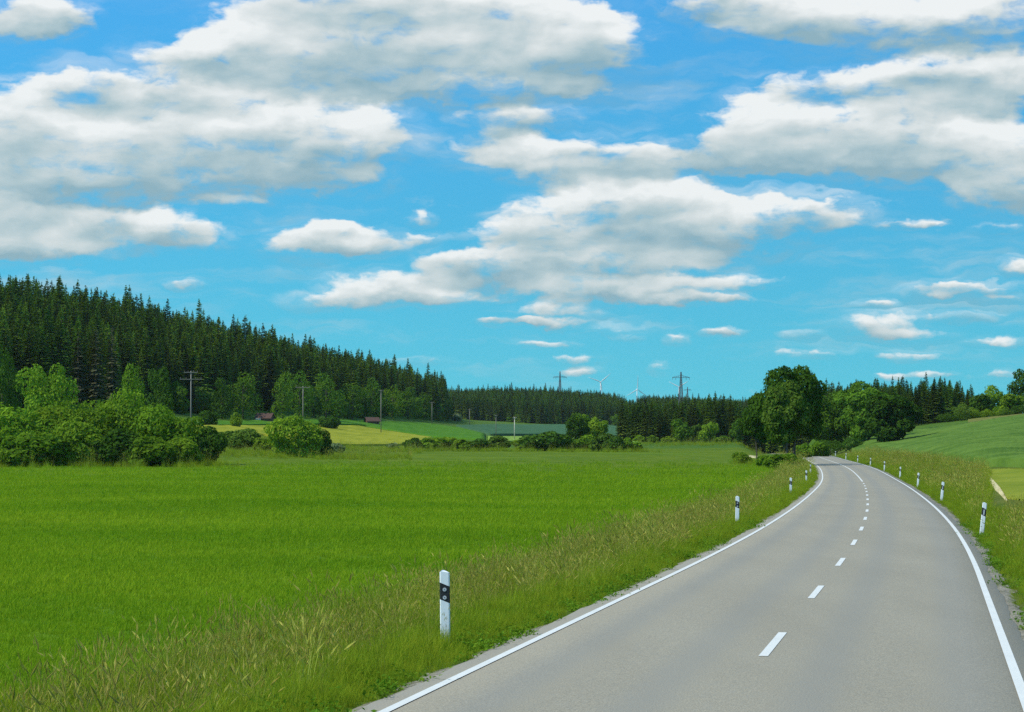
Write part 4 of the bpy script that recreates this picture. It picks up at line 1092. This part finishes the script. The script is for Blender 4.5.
pylon(687.5, 3600, 387, 0, [(4.5, 11.5)], 'small distant pylon just right of the tall steel pylon', .45)

def turbine(px, d, hub_y, blade, angs, label, yaw=0):
    x = (px - CX) / F * d; g = land1(x, d); zh = (HY - hub_y) / F * d + CAMZ
    e = empty('wind_turbine', (x, d, g), R(yaw)); tag(e, label, 'wind turbine')
    b = MB(); b.tube([(0, 0, -3), (0, 0, (zh - g) * .5), (0, 0, zh - g - 1.2)], [1.5, 1.2, .9], 16); link('tower', b.mesh('turbine_tower', [MT['turbine_white']], True), e)
    c = MB(); c.tube([(0, 4.5, zh - g), (0, 3.5, zh - g), (0, -1.5, zh - g), (0, -2.2, zh - g)], [1.0, 1.7, 1.7, 1.3], 12); link('nacelle', c.mesh('turbine_nacelle', [MT['turbine_white']], True), e)
    q = MB(); q.tube([(0, -2.2, zh - g), (0, -3.4, zh - g), (0, -4.2, zh - g)], [1.5, 1.4, .3], 12); hub = link('hub', q.mesh('turbine_hub', [MT['turbine_white']], True), e)
    for a in angs:
        a = R(a); u = np.array([math.sin(a), 0, math.cos(a)]); w = np.array([math.cos(a), 0, -math.sin(a)]); v = []
        for t, cw, th in ((0, .8, .8), (.06, .9, .7), (.2, 1.75, .42), (.5, 1.25, .25), (.8, .8, .14), (1, .25, .05)):
            cc = u * (1.2 + t * blade) + np.array([0, -3.0, zh - g])
            v += [cc - w * cw * .65, cc + np.array([0, -th, 0]), cc + w * cw * .8, cc + np.array([0, th, 0])]
        f = [(i * 4 + k, i * 4 + (k + 1) % 4, i * 4 + 4 + (k + 1) % 4, i * 4 + 4 + k) for i in range(5) for k in range(4)] + [(0, 3, 2, 1), (20, 21, 22, 23)]
        m = MB(); m.add(v, f); link('blade', m.mesh('turbine_blade', [MT['turbine_white']], True), e)
turbine(600.5, 5800, 382, 31, (50, -70, 172), 'white wind turbine with blades spread wide above the far forest', 12)
turbine(637, 6400, 389.5, 36, (2, 122, 242), 'faint distant turbine with one blade pointing straight up', 25)
turbine(679, 6000, 387, 27, (-62, 58, 178), 'distant turbine half behind the tall steel pylon', -10)

# ------------------------------------------------------------------ grasses
def blades(r, n, h, hv, spread, w, bend, tone0=0.0, tone1=1.0, segs=3):
    V_, Fq, T = [], [], []
    for k in range(n):
        a = r.uniform(0, 6.28); q = spread * math.sqrt(r.uniform(0, 1)); b = np.array([math.cos(a) * q, math.sin(a) * q, -0.02])
        hh = h * (1 + r.uniform(-hv, hv)); dirn = r.uniform(0, 6.28); lean = bend * r.uniform(.2, 1.2) * hh
        dv = np.array([math.cos(dirn), math.sin(dirn), 0]); sv = np.array([-math.sin(dirn + r.normal(0, .6)), math.cos(dirn + r.normal(0, .6)), 0])
        i0 = len(V_); tn = r.uniform(tone0, tone1)
        for s in range(segs + 1):
            t = s / segs; c = b + dv * lean * t ** 1.8 + np.array([0, 0, hh * (t - .25 * bend * t ** 3)])
            ww = w * (1 - t ** 1.5) * .5 + .0004
            V_ += [c - sv * ww, c + sv * ww]
        for s in range(segs): Fq.append([i0 + 2 * s, i0 + 2 * s + 1, i0 + 2 * s + 3, i0 + 2 * s + 2]); T.append(tn)
    return V_, Fq, T
def tuft(seed, groups):
    """groups: (material key, blade settings); 'seed' adds stalks with seed heads"""
    r = np.random.default_rng(seed); V_, Fq, T, MI, ms = [], [], [], [], []
    for mk, kw in groups:
        heads = kw.pop('heads', 0) if False else kw.get('heads', 0); kk = {a: b for a, b in kw.items() if a != 'heads'}
        v, f, t = blades(r, **kk); k = len(V_); ms.append(MT[mk]); mi = len(ms) - 1
        V_ += v; Fq += [[i + k for i in q] for q in f]; T += t; MI += [mi] * len(f)
        if heads:
            ms.append(MT['seed_head']); hi = len(ms) - 1; sg = kk.get('segs', 3); st = 2 * (sg + 1)
            for b in range(kk['n']):
                tip = (np.array(v[b * st + st - 2]) + np.array(v[b * st + st - 1])) / 2; low = (np.array(v[b * st + st - 4]) + np.array(v[b * st + st - 3])) / 2
                ax = tip - low; ax /= np.linalg.norm(ax); L_ = heads * r.uniform(.7, 1.3); wd = L_ * r.uniform(.05, .09)
                for q in (0, 1.05, 2.1):
                    sd = np.cross(ax, [math.cos(q), math.sin(q), .3]); sd /= np.linalg.norm(sd); k = len(V_)
                    V_ += [tip - ax * L_ * .4, tip + sd * wd, tip + ax * L_ * .6, tip - sd * wd]; Fq.append([k, k + 1, k + 2, k + 3]); T.append(r.uniform()); MI.append(hi)
    return mesh_np('grass_tuft', np.array(V_), np.array(Fq), ms, midx=MI, tone=T)
def weed(seed):
    r = np.random.default_rng(seed); n = 70
    p = r.normal(size=(n, 3)) * np.array([.10, .10, .07]); p[:, 2] = np.abs(p[:, 2]) + .02
    v, f = quads_at(p, r.uniform(.018, .04, n), r.normal(0, .5, (n, 3)) + np.array([0, 0, 1.]), r, .55)
    return mesh_np('weed_tuft', v, f, [MT['weed_leaf']], tone=r.uniform(0, 1, n))

T_MEADOW = [tuft(800 + k, [('blade_meadow', dict(n=28, h=.105, hv=.4, spread=.15, w=.008, bend=.6, segs=2))]) for k in range(4)]
T_GREEN = [tuft(810 + k, [('blade', dict(n=34, h=.34, hv=.45, spread=.14, w=.0075, bend=.55))]) for k in range(5)]
T_SEED = [tuft(820 + k, [('blade', dict(n=16, h=.42, hv=.4, spread=.12, w=.008, bend=.5)), ('blade_dry', dict(n=11, h=.70, hv=.25, spread=.13, w=.0042, bend=.28, heads=.09))]) for k in range(5)]
T_DRY = [tuft(830 + k, [('blade_dry', dict(n=16, h=.66, hv=.3, spread=.10, w=.006, bend=.5, heads=.14))]) for k in range(3)]
T_WEED = [weed(840 + k) for k in range(4)]

_ph = np.random.default_rng(3).uniform(0, 6.28, 12)
def patchy(x, y, s=1.0):
    return .5 + .5 * np.sin(x * .9 * s + _ph[0] + 1.3 * np.sin(y * .31 * s + _ph[1])) * np.sin(y * .55 * s + _ph[2] + 1.1 * np.sin(x * .7 * s + _ph[3])) 
def verge_pts(side, o0, o1, bands, seed):
    r = np.random.default_rng(seed); out = []
    for (ya, yb, dens, sc_) in bands:
        n = int((yb - ya) * (o1 - o0) * dens); y = r.uniform(ya, yb, n); o = r.uniform(o0, o1, n) * side
        x, yy = road_pt(y, o); out.append(np.stack([x, yy, land(x, yy), np.abs(o), np.full(n, sc_)], 1))
    return np.concatenate(out), r
def grow(name, kinds, P, r, sc, label, tilt=.12):
    n = len(P); s = sc * r.uniform(.7, 1.3, n) * P[:, 4]
    scatter(name, kinds, P[:, :3], np.stack([r.normal(0, tilt, n), r.normal(0, tilt, n), r.uniform(0, 6.28, n)], 1), np.stack([s, s, s * r.uniform(.8, 1.2, n)], 1), label, 'grass')

BANDS = [(19, 60, 75, 1.0), (60, 110, 38, 1.15), (110, 200, 17, 1.4), (200, 340, 8, 1.7), (340, 480, 4, 2.0)]
def mown_gap(P, r):
    """the mown patch and its sandy edge reach down to the verge on the cereal side"""
    px = P[:, 0] / P[:, 1] * F + CX + r.normal(0, 2.5, len(P))
    return (px > 986) & (P[:, 1] > 101) & (P[:, 3] > 5.4)
for side, o1, tagl in ((-1, 8.1, 'meadow'), (1, 10.5, 'cereal')):
    bd = BANDS if side < 0 else [(34, 75, 55, 1.0), (75, 110, 32, 1.2)] + [(a, b, dn * .9, s) for a, b, dn, s in BANDS[2:]]
    e0 = 3.60 if side < 0 else 3.36
    gap = (lambda P, r: np.zeros(len(P), bool)) if side < 0 else mown_gap
    edge_w = lambda P: .5 + .35 * np.sin(P[:, 1] * .8) + .25 * np.sin(P[:, 1] * 2.3 + 1)
    # green understorey
    P, r = verge_pts(side, e0, o1, bd, 30 + side)
    t_ = P[:, 3] - e0
    P = P[(r.uniform(size=len(P)) < np.clip(t_ / .45 - .25 * edge_w(P), .12, 1)) & ~gap(P, r)]
    P[:, 4] *= np.interp(P[:, 3] - e0, [0, .4, 1.5, 5], [.24, .38, .85, 1.05]) * (.75 + .5 * patchy(P[:, 0], P[:, 1], 1.7))
    grow('green_verge_grass', T_GREEN, P, r, 1.0, 'lush green grass of the verge on the %s side of the road' % tagl)
    # seed stalks, thicker away from the road
    P, r = verge_pts(side, e0 + .6, o1 - .3 if side < 0 else o1, [(a, b, dn * .5, s) for a, b, dn, s in bd], 40 + side)
    t_ = P[:, 3] - e0 + r.normal(0, .7, len(P))
    pr = (.06 + .94 * _sstep(.8, 4.2, t_)) * (.24 + .74 * patchy(P[:, 0], P[:, 1], .6) * patchy(P[:, 0] + 9, P[:, 1], 1.5))
    P = P[(r.uniform(size=len(P)) < pr) & ~gap(P, r)]; P[:, 4] *= np.interp(P[:, 3], [4.4, 6.5, 9], [.7, .95, 1.05]) * np.where(P[:, 1] > 110, .85, 1)
    grow('seeding_verge_grass', T_SEED, P, r, .92, 'tall seeding grass of the verge on the %s side of the road' % tagl, .16)
    P, r = verge_pts(side, e0 + .9, o1, [(a, b, dn * .09, s) for a, b, dn, s in bd], 50 + side)
    P = P[(r.uniform(size=len(P)) < patchy(P[:, 0] + 5, P[:, 1], .35) ** 2 * .8) & ~gap(P, r)]
    grow('dry_verge_grass', T_DRY, P, r, .95, 'pale dry stalks in the verge on the %s side of the road' % tagl, .22)
    P, r = verge_pts(side, e0 - .05, e0 + 1.4, [(19, 90, 9, 1.0)] if side < 0 else [(34, 90, 5, 1.0)], 60 + side)
    P = P[(r.uniform(size=len(P)) < patchy(P[:, 0] * 2, P[:, 1], 1.2)) & (P[:, 3] - e0 > .15 * edge_w(P) - .1)]
    grow('verge_weeds', T_WEED, P, r, .9, 'low leafy weeds along the gravel on the %s side of the road' % tagl)
# the meadow's own short grass, thinning out with distance as far as blades can be told
r = np.random.default_rng(77); out = []
for ya in range(24, 440, 8):
    ym = ya + 4; dens = 62 * (30 / max(ym, 30)) ** 1.75 * (1 - float(_sstep(150, 440, ym)))
    w0 = lambda y: -0.24 * y - 4
    n = int(8 * dens * (0.24 * ym + 4 + float(road_x(ym)) - 7.5)); y = r.uniform(ya, ya + 8, n)
    x1, _ = road_pt(y, np.full(n, -7.5)); x = w0(y) + (x1 - w0(y)) * r.uniform(0, 1, n)
    out.append(np.stack([x, y, land(x, y), np.zeros(n), np.full(n, max(1.0, (ym / 34) ** .55))], 1))
P = np.concatenate(out); P[:, 4] *= .88 + .24 * patchy(P[:, 0] * .4, P[:, 1] * .5, .8)
grow('meadow_grass', T_MEADOW, P, r, 1.0, 'short fresh grass of the meadow', .1)
# unmown grass along the bushes and on the bank
r = np.random.default_rng(78); out = []
for (pa, pb, da, db, n, s) in ((-60, 232, 338, 347, 420, 2.6), (215, 410, 415, 470, 1500, 2.0), (215, 330, 470, 560, 900, 2.2), (330, 420, 520, 575, 420, 2.2), (400, 650, 556, 572, 650, 2.4), (640, 760, 700, 800, 500, 2.4), (735, 800, 360, 420, 260, 2.2)):
    px = np.clip(r.normal((pa + pb) / 2, (pb - pa) * .34, n), pa, pb) if pb - pa < 210 else r.uniform(pa, pb, n) + r.normal(0, 8, n); d = da + (db - da) * r.beta(1.3, 1.3, n) + r.normal(0, 3, n) + (da * .012) * np.sin(px * .13); x = (px - CX) / F * d
    out.append(np.stack([x, d, land(x, d), np.zeros(n), np.full(n, s)], 1))
P = np.concatenate(out)
grow('rough_grass', T_GREEN + T_SEED[:2], P, r, 1.0, 'unmown rough grass along the bushes and on the bank', .15)

# ------------------------------------------------------------------ air
def haze():
    m, nt = mat('haze_air'); v = nd(nt, 'ShaderNodeVolumePrincipled'); o = nd(nt, 'ShaderNodeOutputMaterial')
    nt.links.new(v.outputs[0], o.inputs['Volume'])
    v.inputs['Color'].default_value = (0.80, 0.92, 1.0, 1); v.inputs['Density'].default_value = 0.00002; v.inputs['Anisotropy'].default_value = 0.2
    b = MB(); b.box((0, 3600, 118), (8600, 7900, 256)); ob = link('haze', b.mesh('haze', [m])); tag(ob, 'thin bluish air over the whole landscape', 'haze', kind='stuff')
haze()
